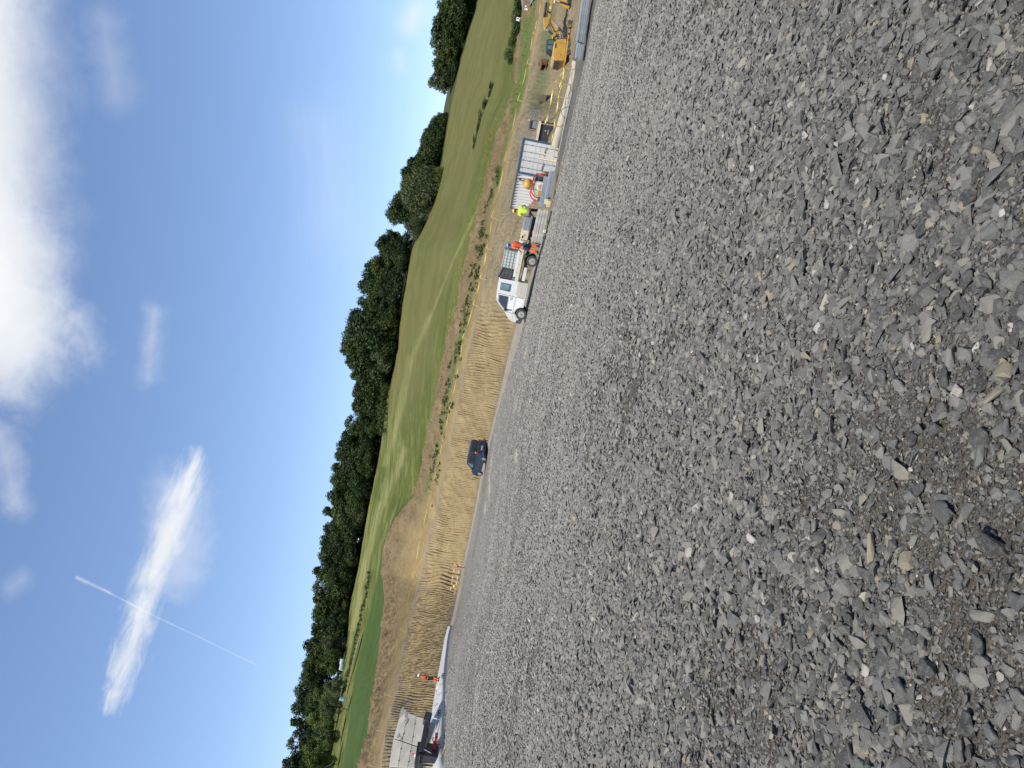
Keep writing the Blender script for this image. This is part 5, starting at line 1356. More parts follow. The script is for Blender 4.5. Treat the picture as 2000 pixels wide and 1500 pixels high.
# ---- concrete pipe lying along the trench, hose loop, trench panel
def along(name, label, cat, pts, build):
    o = thing(name, label, cat, pts[0]); build(o, [Vector(p) - Vector(pts[0]) for p in pts]); return o
Ppts = [pix(1128.5, 121, 43.2), pix(1121, 160, 43.8), pix(1109, 205, 44.6), pix(1097, 245, 45.4), pix(1086, 285, 46.2)]
def _pipe(o, P):
    MB().tube(P, .31, 28).build('pipe', CAMEL, o, smooth=True)
    k = MB()
    for a, b in zip(P[:-1], P[1:]): pass
    d = (P[1] - P[0]).normalized(); k.cyl(P[0] - d * .05, P[0] + d * .22, .345, n=28); k.build('socket', CAMEL, o, bevel=.01)
along('concrete_pipe', 'long pale concrete pipe lying along the trench beside the gravel', 'pipe', Ppts, _pipe)
Q = [pix(1119, 180, 42.6), pix(1111, 215, 43.2), pix(1102, 255, 44), pix(1094, 295, 45)]
Q = [q + Vector((0, 0, .05)) for q in Q]
o = MB().tube([q - Q[0] for q in Q], .055, 10).build('drain_pipe', M('pale_blue_grey_pipe', (.22, .245, .265), .5, 0, .06), None, smooth=True, label='slim blue-grey drain pipe in front of the thick concrete pipe', category='pipe'); o.location = Q[0]
c = pix(1107, 220, 42.4)
o = MB().tube([(0.34 * math.cos(a), .12 * math.sin(2 * a), .34 * math.sin(a)) for a in [R_(q) for q in range(-160, 180, 12)]], .018, 8).build('hose_loop', BLACK, None, smooth=True, label='black hose standing up in a loop against the pale concrete pipe', category='hose'); o.location = c
# dark panel of the trench shoring with a timber cap
A_, B_ = pix(1050, 279, 49.5), pix(1055, 236, 48.8)
sh = thing('shoring_panel', 'black shoring panel standing in the trench right of the white container', 'panel', (A_ + B_) / 2)
dd = (B_ - A_); L_ = dd.length; sh.rotation_euler = (0, 0, math.atan2(dd.y, dd.x))
MB().box((0, 0, -.75), (L_, .08, 1.5)).build('panel', M('black_sheet', (.028, .027, .030), .6, 0, .2, 1.5, 0, (.06, .06, .06), .5), sh)
MB().box((-.05, -.05, .03), (L_ * 1.05, .20, .16)).build('cap_beam', M('pale_cap_timber', (.50, .45, .37), .8, 0, .1, 4), sh, bevel=.01)
m = MB(); m.box((.10, -.045, -.62), (.30, .012, .03)).box((.16, -.045, -.42), (.08, .012, .05)); m.build('chalk_mark', M('chalk_white', (.6, .6, .6), .9, 0, .1), sh)
MB().bar((L_ / 2, -.3, -.35), (L_ / 2 + .45, .25, -.95), .06).build('end_strut', GALV, sh)
# light mesh fence and the small generator behind the panel
fn_pts = [(1053, 216), (1047, 245), (1035, 270)]
fe = thing('mesh_fence', 'low thin wire-mesh fence behind the black shoring panel', 'fence', pix(1056, 220, 52))
m = MB(); W0 = pix(1056, 220, 52)
tops = [pix(1037, 214, 52), pix(1029, 241, 52.5), pix(1015, 270, 53)]; bots = [pix(1055, 218, 52), pix(1048, 245, 52.5), pix(1034, 274, 53)]
for t_, b_ in zip(tops, bots): m.bar(t_ - W0, b_ - W0, .05)
for q in (0, .5, 1):
    for i in (0, 1): m.bar(tops[i].lerp(bots[i], q) - W0, tops[i + 1].lerp(bots[i + 1], q) - W0, .03)
m.build('frame', GREY, fe)
m = MB()
for i in (0, 1):
    for k in range(1, 12):
        q = k / 12; m.bar(tops[i].lerp(tops[i + 1], q) - W0, bots[i].lerp(bots[i + 1], q) - W0, .010)
    for k in range(1, 6):
        q = k / 6; m.bar(tops[i].lerp(bots[i], q) - W0, tops[i + 1].lerp(bots[i + 1], q) - W0, .010)
m.build('wire', GREY, fe)
g0 = pix(1049, 247, 50.5)
gen = thing('generator', 'small grey and black generator behind the mesh fence', 'generator', g0)
MB().box((0, 0, .20), (.42, .40, .26)).build('housing', GALV, gen, bevel=.03)
MB().box((.02, -.02, .42), (.50, .30, .16)).build('engine', BLACK, gen, bevel=.03)
MB().tube([(-.28, -.2, .02), (-.28, -.2, .55), (.28, -.2, .55), (.28, -.2, .02)], .02).tube([(-.28, .2, .02), (-.28, .2, .55), (.28, .2, .55), (.28, .2, .02)], .02).build('tube_frame', BLACK, gen)
MB().ball((.30, -.1, .60), .05).build('white_cap', WHITE, gen)

# loose excavator buckets on the grass
def bucket(x, y, d, s, yaw, label, mat):
    p = hit(x, y, 40); b = thing('excavator_bucket', label, 'bucket', p, yaw, 'loose excavator buckets on the grass'); b.scale = (s,) * 3
    prof_ = [(-.5, 0), (-.55, .35), (-.35, .75), (.1, .85), (.5, .7), (.42, .55), (.05, .68), (-.28, .60), (-.42, .32), (-.38, .10), (.45, .10), (.5, 0)]
    MB().prism(prof_, -.5, .5).build('shell', mat, b, bevel=.02)
    MB().prism(prof_[:7] + [(.45, .10), (.5, 0)], -.53, -.5).prism(prof_[:7] + [(.45, .10), (.5, 0)], .5, .53).build('cheek_plate', mat, b)
    m = MB()
    for k in range(5): m.box((.58, -.4 + .2 * k, .04), (.18, .07, .05))
    m.build('tooth', BLACK, b)
    MB().box((0, .14, .95), (.30, .04, .26)).box((0, -.14, .95), (.30, .04, .26)).build('lug', mat, b)
bucket(1067.5, 128, 62, .70, R_(200), 'small rusty bucket with an orange lug on the grass behind the excavator', M('rusty_bucket', (.20, .095, .045), .85, .1, .25, 4, .01, (.06, .04, .03), .6))
bucket(1066, 196, 56, .80, R_(160), 'large mud-brown bucket lying on bare soil above the trench', MUDDY)

# ---- stacks in front of the container
def stack_along(a, b, z0=0.0):
    """frame whose x runs from photo point a to b on the ground"""
    p, q = pix(*a), pix(*b); dx = q - p; return p, dx, math.atan2(dx.y, dx.x)
def beams(name, cat, labels, a, b, n_w, n_h, w, h, mat, group, lift=0.0, gap=.006, back=1):
    p, dx, yaw = stack_along(a, b); L = Vector((dx.x, dx.y, 0)).length; sl = math.atan2(dx.z, L)
    nd = Vector((-dx.y, dx.x, 0)).normalized()
    if nd.y < 0: nd = -nd
    i = 0; proto = None
    for r in range(n_h):
        for c in range(n_w):
            lo = labels[min(i, len(labels) - 1)] if isinstance(labels, list) else labels
            pos = p + dx * .5 + nd * (c * (w + gap) + w / 2) + Vector((0, 0, lift + r * (h + .012) + h / 2)) + dx.normalized() * random.uniform(-.05, .05)
            if proto is None:
                m = MB(); m.box((0, 0, 0), (L, w, h)); 
                for s in (-1, 1): m.box((s * L * .5, 0, 0), (.012, w * .8, h * .8))
                o = m.build(name, mat, None, bevel=.008, label=lo, category=cat, group=group); proto = o
            else:
                o = proto.copy(); COL.objects.link(o); o['label'] = lo
            o.location = pos; o.rotation_euler = (0, -sl, yaw + random.uniform(-.012, .012)); i += 1
# weathered timber beams: two bundles side by side in front of the trailer
beams('timber_beam', 'beam', 'weathered grey beam of the lower layers, nearest the gravel in front of the worker in yellow', (1077, 411, 38.9), (1064, 474, 39.1), 4, 2, .20, .125, OLDWOOD, 'beams of the lower weathered layers', .15)
beams('timber_beam', 'beam', 'weathered grey beam of the upper layers, set back in front of the worker in yellow', (1076, 414, 39.25), (1062.5, 476, 39.45), 3, 2, .20, .125, OLDWOOD, 'beams of the upper weathered layers', .44)
for lab, a in [('pale square timber block under the left end of the weathered beams', (1066.5, 450, 38.7)), ('dark timber block under the middle of the weathered beams', (1075, 430, 38.7)), ('brown timber block under the far left end of the beams', (1065, 462, 38.9))]:
    p = pix(*a); o = MB().box((0, 0, .06), (.16, .8, .13)).build('timber_block', PALEWOOD if lab.startswith('pale') else DARKWOOD, None, bevel=.008, label=lab, category='block'); o.location = p + Vector((0, .35, 0)); o.rotation_euler = (0, 0, R_(-10))
# grey steel panels
beams('steel_panel', 'steel panel', ['long grey steel panel at the bottom of the stack in front of the container', 'long grey steel panel on top of the stack in front of the container'], (1087, 336, 40.0), (1078, 388, 40.2), 1, 2, .85, .16, GALV, 'grey steel panels by the container', .05)
beams('steel_panel', 'steel panel', 'narrow grey steel plank standing behind the wide panels in front of the white machine', (1073, 344, 41.3), (1062.5, 404, 41.5), 1, 1, .14, .28, GALV, 'grey steel panels by the container', .02)
for k, (lab, a) in enumerate([('upper pale timber block right of the worker in yellow', (1070, 393, 40.9)), ('lower pale timber block under the end of the grey steel plank', (1074.5, 399, 40.6))]):
    p = pix(*a); o = MB().box((0, 0, .10), (.34, .5, .18)).build('timber_block', PALEWOOD, None, bevel=.01, label=lab, category='block'); o.location = p; o.rotation_euler = (0, 0, R_(-14))
# rusty rail lying at the gravel edge
p, q = pix(1098.5, 324, 39.8), pix(1087, 371, 39.7)
o = MB().bar((0, 0, 0), q - p, .07, .05).build('rail', M('pinkish_rust', (.33, .22, .16), .8, 0, .15, 6), None, label='rusty reddish rail lying on the gravel edge below the container', category='rail'); o.location = p + Vector((0, 0, .05))
# stack of grey scaffold planks in the lower right of the trench
beams('scaffold_plank', 'plank', 'long blue-grey scaffold plank in the stack at the right edge of the photo', (1161, -12, 37.4), (1147, 86, 38.2), 3, 4, .32, .085, GALV, 'scaffold planks at the right edge', .20)
beams('scaffold_plank', 'plank', 'short blue-grey scaffold plank at the left end of the stack below the excavator', (1147, 88, 38.3), (1142.5, 118, 38.6), 3, 4, .30, .08, GALV, 'short scaffold planks below the excavator', .18)

# ---- white machine with yellow round tank and red tube frame
MD = 43.0; MR = (1068.0, 371.0)
mz = lambda *p: prof([(990 + a / 10.71, 260 + b / 10.71) for a, b in p], MR, MD)
mach = thing('mixer_machine', 'white site machine with a round yellow tank on top and red tube frame', 'machine', pix(*MR, MD))
def V3(p, y=0.0): return Vector((p[0], y, p[1]))
MB().prism(mz((530, 1110), (600, 1040), (780, 1050), (790, 1110), (770, 1260), (745, 1420), (640, 1370), (560, 1290), (520, 1190)), -.35, .45).build('body', CREAM, mach, bevel=.04)
bx = MB().prism(mz((645, 1062), (770, 1085), (745, 1245), (615, 1235)), -.46, -.34).build('control_box', WHITE, mach, bevel=.015)
MB().prism(mz((665, 1130), (705, 1118), (690, 1220), (662, 1212)), -.475, -.45).build('yellow_emblem', YEL, bx)
MB().prism(mz((650, 1150), (658, 1150), (656, 1178), (646, 1176)), -.475, -.45).build('dark_print', BLACK, bx)
MB().prism(mz((640, 1250), (750, 1275), (735, 1340), (625, 1350)), -.42, .40).build('yellow_skirt', YEL, mach, bevel=.02)
MB().prism(mz((640, 1375), (760, 1330), (770, 1420), (720, 1440)), -.38, .40).build('foot', DARKGREY, mach, bevel=.02)
MB().prism(mz((735, 850), (760, 845), (820, 905), (715, 890)), -.40, .40).build('yellow_end', YEL, mach, bevel=.02)
MB().prism(mz((760, 830), (885, 845), (880, 915), (820, 905)), -.38, .40).build('end_foot', DARKGREY, mach, bevel=.02)
c_ = mz((447, 1062))[0]
tk = MB().ball((c_[0], .05, c_[1]), .315, (1.0, 1.0, .93), 24).build('round_tank', YEL, mach, smooth=True)
a_, b_ = mz((330, 1040), (350, 1045)); MB().cyl(V3(a_, .05), V3(b_, .05), .06).build('tank_cap', YEL, tk)
a_, b_ = mz((540, 1075), (600, 1090)); MB().cyl(V3(a_, .05), V3(b_, .05), .10).build('tank_neck', YEL, tk)
for y in (-.40, .42):
    MB().tube([V3(p, y) for p in mz((800, 1060), (805, 925), (760, 905), (625, 893), (560, 945), (535, 1040), (510, 1150), (490, 1230), (505, 1290), (570, 1370), (630, 1395))], .040, 10).build('red_frame', RED, mach, smooth=True)
MB().prism(mz((580, 950), (650, 930), (665, 1040), (575, 1050)), -.30, .30).build('engine', DARKGREY, mach, bevel=.05)
MB().prism(mz((670, 940), (770, 950), (780, 1020), (690, 1015)), -.30, .30).build('motor_block', BLACK, mach, bevel=.05)
MB().tube([V3(mz((560, 1210))[0], -.37), V3(mz((640, 1230))[0], -.40)], .02).tube([V3(mz((400, 1190))[0], -.2), V3(mz((520, 1215))[0], -.3)], .02).build('pipework', DARKGREY, mach)

# ---- dark blue portable compressor beside the worker in yellow
KD = 41.6; KR = (1050.0, 440.0)
kz = lambda *p: prof([(990 + a / 10.71, 380 + b / 10.71) for a, b in p], KR, KD)
cmp_ = thing('compressor', 'dark blue and grey portable compressor with a yellow stripe, below the worker in yellow', 'compressor', pix(*KR, KD))
MB().prism(kz((500, 478), (440, 470), (405, 520), (405, 600), (430, 650), (480, 672), (470, 745), (520, 745)), -.40, .45).build('hood', NAVY, cmp_, bevel=.04)
MB().prism(kz((500, 500), (525, 505), (470, 668), (445, 660)), -.415, -.39).build('yellow_stripe', TAPE_Y, cmp_)
MB().prism(kz((525, 505), (608, 560), (580, 790), (500, 770), (490, 640)), -.42, .45).build('side_panel', DARKGREY, cmp_, bevel=.03)
w_ = kz((560, 800))[0]; MB().cyl((w_[0], -.5, w_[1] - .02), (w_[0], -.32, w_[1] - .02), .22, n=24).build('wheel', RUBBER, cmp_, bevel=.03)
MB().prism(kz((500, 745), (560, 770), (545, 800), (480, 790)), -.45, -.38).build('red_coupling', M('dull_red_brown', (.16, .06, .05), .7, 0, .1), cmp_)

# ---- yellow-taped guard rail by the trench and the taped line above the slope
def post(x0, y0, x1, y1, d, label, group, w=.045, mat=WOOD):
    a, b = pix(x0, y0, d), pix(x1, y1, d); 
    o = MB().bar((0, 0, 0), a - b, w, w * .8).build('post', mat, None, label=label, category='post', group=group); o.location = b; return a
RG = 'wooden posts of the taped trench guard'
pt1 = post(1104, 133, 1131.5, 136.5, 43.0, 'wooden post nearest the excavator, yellow tape on its top', RG)
pt2 = post(1083, 161, 1120, 167.5, 43.4, 'tall wooden post carrying the upper yellow tape over the concrete pipe', RG)
pt3 = post(1090.5, 189, 1112, 192.5, 43.8, 'short wooden post carrying the lower yellow tape over the concrete pipe', RG)
pt4 = post(1056.6, 241, 1104.6, 249, 44.4, 'tall reddish wooden post in front of the black shoring panel', RG, .055)
o = MB().bar((0, 0, 0), pix(1112, 192, 43.6) - pix(1119, 167, 43.2), .04, .03).build('batten', WOOD, None, label='thin batten laid between the two post feet on the concrete pipe', category='batten'); o.location = pix(1119, 167, 43.2) + Vector((0, 0, .02))
def tape(pts, label, w=.07, sag=.05, group='strands of yellow barrier tape', mat=None, tw=0.6, name='barrier_tape', cat='barrier tape'):
    P = []
    for a, b in zip(pts[:-1], pts[1:]):
        for k in range(10):
            q = k / 10; P.append(a.lerp(b, q) - Vector((0, 0, sag * 4 * q * (1 - q))))
    P.append(pts[-1]); bm = bmesh.new(); rows = []
    for i, p in enumerate(P):
        d = (P[min(i + 1, len(P) - 1)] - P[max(i - 1, 0)]).normalized(); s = d.cross(Vector((0, 0, 1))).normalized(); u = s.cross(d)
        a = tw * math.sin(i * .9 + len(P)); v = u * math.cos(a) + s * math.sin(a); n = d.cross(v)
        rows.append([bm.verts.new(p - P[0] + v * q * w / 2 + n * e) for q, e in ((-1, -.002), (1, -.002), (1, .002), (-1, .002))])
    for A, B in zip(rows[:-1], rows[1:]):
        for k in range(4): bm.faces.new((A[k], A[(k + 1) % 4], B[(k + 1) % 4], B[k]))
    m = MB(); m.bm.free(); m.bm = bm
    o = m.build(name, mat or TAPE_Y, None, label=label, category=cat, group=group); o.location = P[0]; return o
T = lambda x, y, d: pix(x, y, d)
tape([pt1, pt2], 'yellow tape sloping from the post by the excavator to the tall post', .035)
tape([T(1102, 134, 43), T(1093, 168, 43.4), pt3, T(1082, 244.5, 44.3)], 'lower yellow tape sagging over the short post by the concrete pipe', .045, .04)
tape([T(1101, 133.5, 43), T(1098, 160, 43.3), T(1089.5, 191, 43.8)], 'second yellow strand beside the lower tape near the excavator', .035, .02)
tape([pt2, T(1064.5, 240.5, 44.4)], 'upper yellow tape from the tall post to the reddish post', .045, .06)
tape([T(1080.5, 163, 43.4), T(1068, 237, 44.3)], 'second upper yellow strand close beside the upper tape', .03, .03)
tape([T(1083, 245, 44.3), T(1075.5, 281, 44.6), T(1067, 297, 45.2)], 'yellow tape running from the reddish post to the container door', .035, .02)

UP = [(1056, 0, 1064, 3, 74), (1046.5, 47, 1056, 50, 73), (1040, 65, 1050, 68, 73), (1029, 124, 1040, 127, 72), (1011, 195, 1022.5, 199, 70), (985.6, 314, 996, 318, 66), (959.5, 425, 974, 429.5, 65),
      (950, 485, 964, 489, 64), (937, 543, 951, 547, 63), (924, 595, 937, 599, 64), (903, 660, 915, 664, 67), (892, 730, 903, 734, 72), (877, 798, 888, 801, 79), (863.5, 860, 873.5, 863, 87), (853, 911, 862, 914, 95), (840, 962, 849, 965, 103), (834.5, 987, 843, 990, 107),
      (820, 1050, 828, 1053, 116), (805, 1128, 813, 1131, 119), (781.5, 1230, 792, 1233, 102), (749.5, 1356, 764, 1360, 74), (733, 1425, 748, 1429, 65), (720.5, 1494, 736, 1498, 59)]
WHERE = ['at the top right corner', 'behind the excavator boom', 'right behind the excavator', 'above the rusty bucket', 'above the mud-brown bucket', 'above the white container', 'above the worker in yellow', 'above the worker in orange', 'above the load bed of the pickup', 'above the pickup cab',
         'first to the left of the pickup', 'second to the left of the pickup', 'third to the left of the pickup', 'first to the right of the blue car', 'above the blue car', 'first to the left of the blue car', 'at the right foot of the topsoil heap', 'in front of the topsoil heap',
         'above the red-white tape barrier', 'above the narrow end of the concrete apron', 'above the worker in the white helmet', 'above the block wall', 'at the far left edge']
tops = []
for (x0, y0, x1, y1, d), wv in zip(UP, WHERE):
    b = hit(x1, y1, 52, 130); a = pix(x0, y0, b.y)
    o = MB().bar((0, 0, 0), a - b, .05, .05).build('post', WOOD, None, label='thin stake of the tape line, ' + wv, category='post', group='stakes of the yellow tape line above the slope'); o.location = b; tops.append(a)
for k in range(len(tops) - 1):
    tape([tops[k], tops[k + 1]], 'yellow tape left of the stake ' + WHERE[k], .045, .10, 'yellow tape line above the slope')

# ---- red-white taped barrier with two warning lamps
BD = 97.0
for (x0, y0, x1, y1, cm, lm, lab) in [(897, 1107, 908.5, 1109.5, RED, LAMPR, 'red post with a red warning lamp in the red-white tape barrier'), (890, 1145.5, 900, 1147.5, M('orange_post', (.70, .25, .06), .5, 0, .06), LAMPY, 'orange post with a round yellow warning lamp in the red-white tape barrier')]:
    a, b = pix(x0, y0, BD), pix(x1, y1, BD); b.z = min(b.z, ground_z(b.x, b.y) + .02)
    o = thing('warning_lamp', lab, 'warning lamp', b)
    MB().bar((0, 0, 0), a - b, .14, .10).build('post', cm, o, bevel=.01); MB().ball((a - b) + Vector((0, 0, .20)), .17, (1, .6, 1), 16).build('lamp', lm, o, smooth=True)
    MB().box((0, 0, .04), (.5, .4, .08)).build('foot', BLACK, o, bevel=.01)
rw = stripes('red_white_tape', (0.42, 0.15, 0.12), (0.56, 0.51, 0.43), 0, 0.8)
tape([T(888.5, 1101, BD), T(885, 1118, BD), T(879, 1155, BD)], 'upper red-white tape of the barrier with the warning lamps', .11, .04, 'red-white tapes', rw, .2)
tape([T(898, 1103, BD), T(894, 1122, BD), T(887, 1161, BD)], 'lower red-white tape of the barrier with the warning lamps', .11, .04, 'red-white tapes', rw, .2)

# ---- chevron signs and the strip of road behind
def chevron_sign(x, y, d, s, label, foot):
    c = pix(x, y, d); f_ = pix(*foot, d); f_.z = min(f_.z, ground_z(f_.x, f_.y))
    o = thing('road_sign', label, 'road sign', f_, 0, 'chevron bend signs'); L = c - f_
    MB().bar((0, .03, -.1), L + Vector((0, .03, 0)), .05).build('pole', GALV, o)
    pn = MB().box(L, (s, .02, s)).build('sign_plate', M('sign_white', (.82, .82, .80), .4, 0, .03), o, bevel=.005)
    m = MB()
    for sg in (1, -1): m.prism([(L.x - s * .30, L.z + sg * s * .46), (L.x + s * .02, L.z + sg * s * .46), (L.x + s * .40, L.z), (L.x + s * .08, L.z)], -.016, -.011)
    m.build('red_chevron', M('sign_red', (.36, .02, .05), .4, 0, .03), pn)
chevron_sign(1029.7, 15.5, 79, .52, 'larger red and white chevron sign standing at the corner of the road', (1042, 18))
chevron_sign(1012, 37.5, 82, .42, 'smaller red and white chevron sign standing among the weeds', (1026, 40))
rp = [hit(x, y + (0), 60) + Vector((0, 0, .30)) for x, y, d in [(1018, -40, 84), (1022, -2, 83), (1024, 14, 82), (1028, 28, 81), (1034, 22, 80), (1041, 10, 79), (1048, -1, 78), (1058, -40, 77)]]
m = MB(); m.plate(rp, .06, (0, 0, -1)); o = m.build('road', M('asphalt', (.16, .16, .165), .9, 0, .08, 2.0, .004)); o['kind'] = 'structure'

# ---- left: wall of concrete blocks, timbers, tools and cables on the apron
BW = 50.0; BR = (832.0, 1460.0)
bz = lambda *p: [pix(740 + a / 10.71, 1360 + b / 10.71, dd) for a, b, dd in p]
wall = thing('block_wall', 'retaining wall of large pale concrete blocks, three courses high, set against the slope', 'wall', pix(833, 1458, 49))
O = wall.location.copy()
cols = [[(470, 295), (605, 330), (785, 405), (995, 470)], [(300, 880), (492, 940), (690, 1010), (850, 1062)], [(205, 1480), (395, 1490), (600, 1495), (760, 1500)], [(60, 2350), (260, 2330), (480, 2300), (640, 2280)]]
cd = [49.8, 48.2, 46.6, 44.4]; leanback = [1.5, 1.0, .5, 0.0]
G4 = [[pix(740 + a / 10.71, 1360 + b / 10.71, cd[i] + leanback[j]) - O for j, (a, b) in enumerate(c)] for i, c in enumerate(cols)]
for i in range(3):
    for j in range(3):
        q = [G4[i][j], G4[i + 1][j], G4[i + 1][j + 1], G4[i][j + 1]]; cen = sum(q, Vector()) / 4
        q = [cen + (v - cen) * .968 for v in q]; nrm = (q[1] - q[0]).cross(q[3] - q[0]).normalized()
        if nrm.y < 0: nrm = -nrm
        b_ = MB().plate(q, .8, nrm).build('block', CONC, wall, bevel=.02)
        if i == 0 and j == 0: b_['label'] = 'block smeared with grey mortar'
q = [G4[0][0], G4[3][0], G4[3][3], G4[0][3]]; nrm = (q[1] - q[0]).cross(q[3] - q[0]).normalized()
if nrm.y < 0: nrm = -nrm
dn_ = (q[3] - q[0]) * .28; q[3] = q[3] + dn_; q[2] = q[2] + (q[2] - q[1]) * .28
MB().plate([v + nrm * .45 for v in q], .4, nrm).build('mortar', MORTAR, wall)
m = MB(); q0 = [G4[0][0], G4[1][0], G4[1][1], G4[0][1]]; nq = (q0[1] - q0[0]).cross(q0[3] - q0[0]).normalized()
if nq.y > 0: nq = -nq
rg = np.random.default_rng(5)
for (u, v, r) in [(.06, .16, .16), (.10, .85, .10), (.30, .95, .13), (.86, .45, .10), (.93, .80, .08), (.02, .6, .09)]:
    c0 = (q0[0] * (1 - u) + q0[1] * u) * (1 - v) + (q0[3] * (1 - u) + q0[2] * u) * v
    e1 = (q0[1] - q0[0]) * r; e2 = (q0[3] - q0[0]) * r * 1.9
    m.plate([c0 + e1 * (math.cos(a_) * (1 + rg.uniform(-.35, .35))) + e2 * (math.sin(a_) * (1 + rg.uniform(-.35, .35))) - nq * .01 for a_ in np.linspace(0, 6.28, 15)[:-1]], .03, nq)
m.build('mortar_patch', MORTAR, wall)
m = MB()
for i in (0, 1, 2):
    for t_ in (.3, .75):
        for j in (1, 2):
            p = G4[i][j].lerp(G4[i + 1][j], t_); m.ball(p, .06, (1, .6, 1), 8)
m.build('lifting_hole', BLACK, wall)
def dark_beams(name, label, a, b, w, h, n, mat, d0, d1, lift=0, grp=None):
    p, q = pix(*a, d0), pix(*b, d1)
    for k in range(n):
        o = MB().bar((0, 0, 0), q - p, w, h).build(name, mat, None, bevel=.01, label=label if isinstance(label, str) else label[k], category='beam', **({'group': grp} if grp else {}))
        o.location = p + Vector((0, k * (w + .01), lift))
dark_beams('timber_beam', 'dark wet timber in the row along the foot of the block wall', (837, 1411), (827, 1470), .20, .30, 2, DARKWOOD, 47.6, 45.2, .12, 'dark timbers along the block wall')
dark_beams('timber_beam', 'short dark timber crate-like block at the right end of the block wall', (843, 1396), (838, 1413), .4, .45, 1, DARKWOOD, 48.4, 47.6, .2)
dark_beams('plank', 'orange-brown plank along the dark timbers on the apron', (836.5, 1443), (832, 1472), .10, .10, 1, WOOD, 46.8, 45.4, .10)
dark_beams('plank', 'reddish-brown board in front of the dark timbers', (839, 1424), (836.5, 1443), .10, .12, 1, M('red_brown_board', (.13, .055, .035), .8, 0, .15), 47.6, 46.8, .12)
dark_beams('batten', 'long thin brown batten lying on the concrete apron', (861, 1406), (856, 1434), .05, .04, 1, M('brown_batten', (.22, .15, .09), .8, 0, .15), 47.5, 46.2, .05)
# red vibrating plate on the apron
rp_ = pix(850.5, 1458, 46.0)
rt = thing('plate_compactor', 'red plate compactor with dark handle bars on the concrete apron', 'compactor', rp_, R_(158))
def RZ(a, b, y=0.0):
    q = prof([(740 + a / 10.71, 1360 + b / 10.71)], (850.5, 1458), 46.0)[0]; return Vector((q[0], y, q[1]))
rt.rotation_euler = (0, 0, 0)
MB().prism([tuple(RZ(*p).xz) for p in ((1135, 965), (1215, 975), (1195, 1090), (1125, 1080))], -.25, .25).build('base_housing', RED, rt, bevel=.03)
MB().prism([tuple(RZ(*p).xz) for p in ((1175, 840), (1235, 850), (1215, 970), (1160, 960))], -.2, .2).build('engine_cover', RED, rt, bevel=.03)
MB().prism([tuple(RZ(*p).xz) for p in ((1180, 775), (1240, 785), (1225, 845), (1175, 835))], -.15, .15).build('dark_red_end', M('dark_red', (.18, .02, .03), .5, 0, .1), rt, bevel=.02)
MB().tube([RZ(1160, 975, -.22), RZ(1150, 930, -.24), RZ(1128, 850, -.26), RZ(1135, 818, -.26), RZ(1160, 825, -.26)], .035).tube([RZ(1215, 880, -.26), RZ(1265, 950, -.34), RZ(1330, 1060, -.5)], .03).build('handle_bar', DARKGREY, rt, smooth=True)
# cables and lifting loops on the apron
def cable(pts, r, mat, label, name='cable'):
    P = [pix(x, y, d) + Vector((0, 0, .03)) for x, y, d in pts]; o = MB().tube([p - P[0] for p in P], r, 6).build(name, mat, None, smooth=True, label=label, category='cable'); o.location = P[0]
Wc, Gc = M('white_cable', (.7, .7, .68), .5, 0, .05), M('grey_cable', (.16, .18, .19), .6, 0, .1)
cable([(857, 1340, 57.5), (853, 1347, 57.5), (851.5, 1354, 57)], .03, Wc, 'short white cable curling off the apron left of the white-helmet worker')
cable([(868, 1332, 55.5), (861, 1336, 56), (859.5, 1340, 56.5)], .022, Gc, 'grey cable lying on the apron at the feet of the white-helmet worker')
cable([(862.5, 1353, 53), (858, 1357, 53.5), (854.5, 1357, 54)], .022, Gc, 'curved grey cable across the middle of the apron')
cable([(855, 1374, 52), (851, 1379, 52.3)], .022, Gc, 'short grey cable on the apron right of the dark timbers')
cable([(876.5, 1329, 52.5), (879, 1336, 52), (876, 1343, 51.5), (872.5, 1358, 51), (870, 1369, 50.5)], .03, Wc, 'white rope lying on the gravel along the apron edge')
cable([(843, 1400, 50), (850, 1403, 49), (861, 1406.5, 47.5)], .025, Wc, 'thin white tube lying across the apron to the long batten')
cable([(822, 1464, 46), (832, 1465, 45), (843, 1471, 44.3)], .03, GALV, 'bent grey bar in front of the black loader')
cable([(862, 1477, 43.4), (868, 1468, 43.6), (872, 1455, 43.8)], .06, WOOD, 'pale branch on the gravel beside the loader bucket', 'branch')
for k, (x, y, d, lab) in enumerate([(868, 1318.5, 56.3, 'dark lifting loop on the apron right of the white-helmet worker, upper one'), (867.2, 1322, 56, 'dark lifting loop on the apron right of the white-helmet worker, lower one'), (861, 1391, 48.9, 'dark lifting loop on the apron above the long batten'), (860.3, 1395.3, 48.6, 'second dark lifting loop just below the upper end of the batten')]):
    o = MB().tube([(-.10, 0, 0), (-.10, 0, .12), (-.04, 0, .19), (.04, 0, .19), (.10, 0, .12), (.10, 0, 0)], .035, 8).build('lifting_loop', BLACK, None, smooth=True, label=lab, category='lifting loop', group='lifting loops on the apron'); o.location = pix(x, y, d)

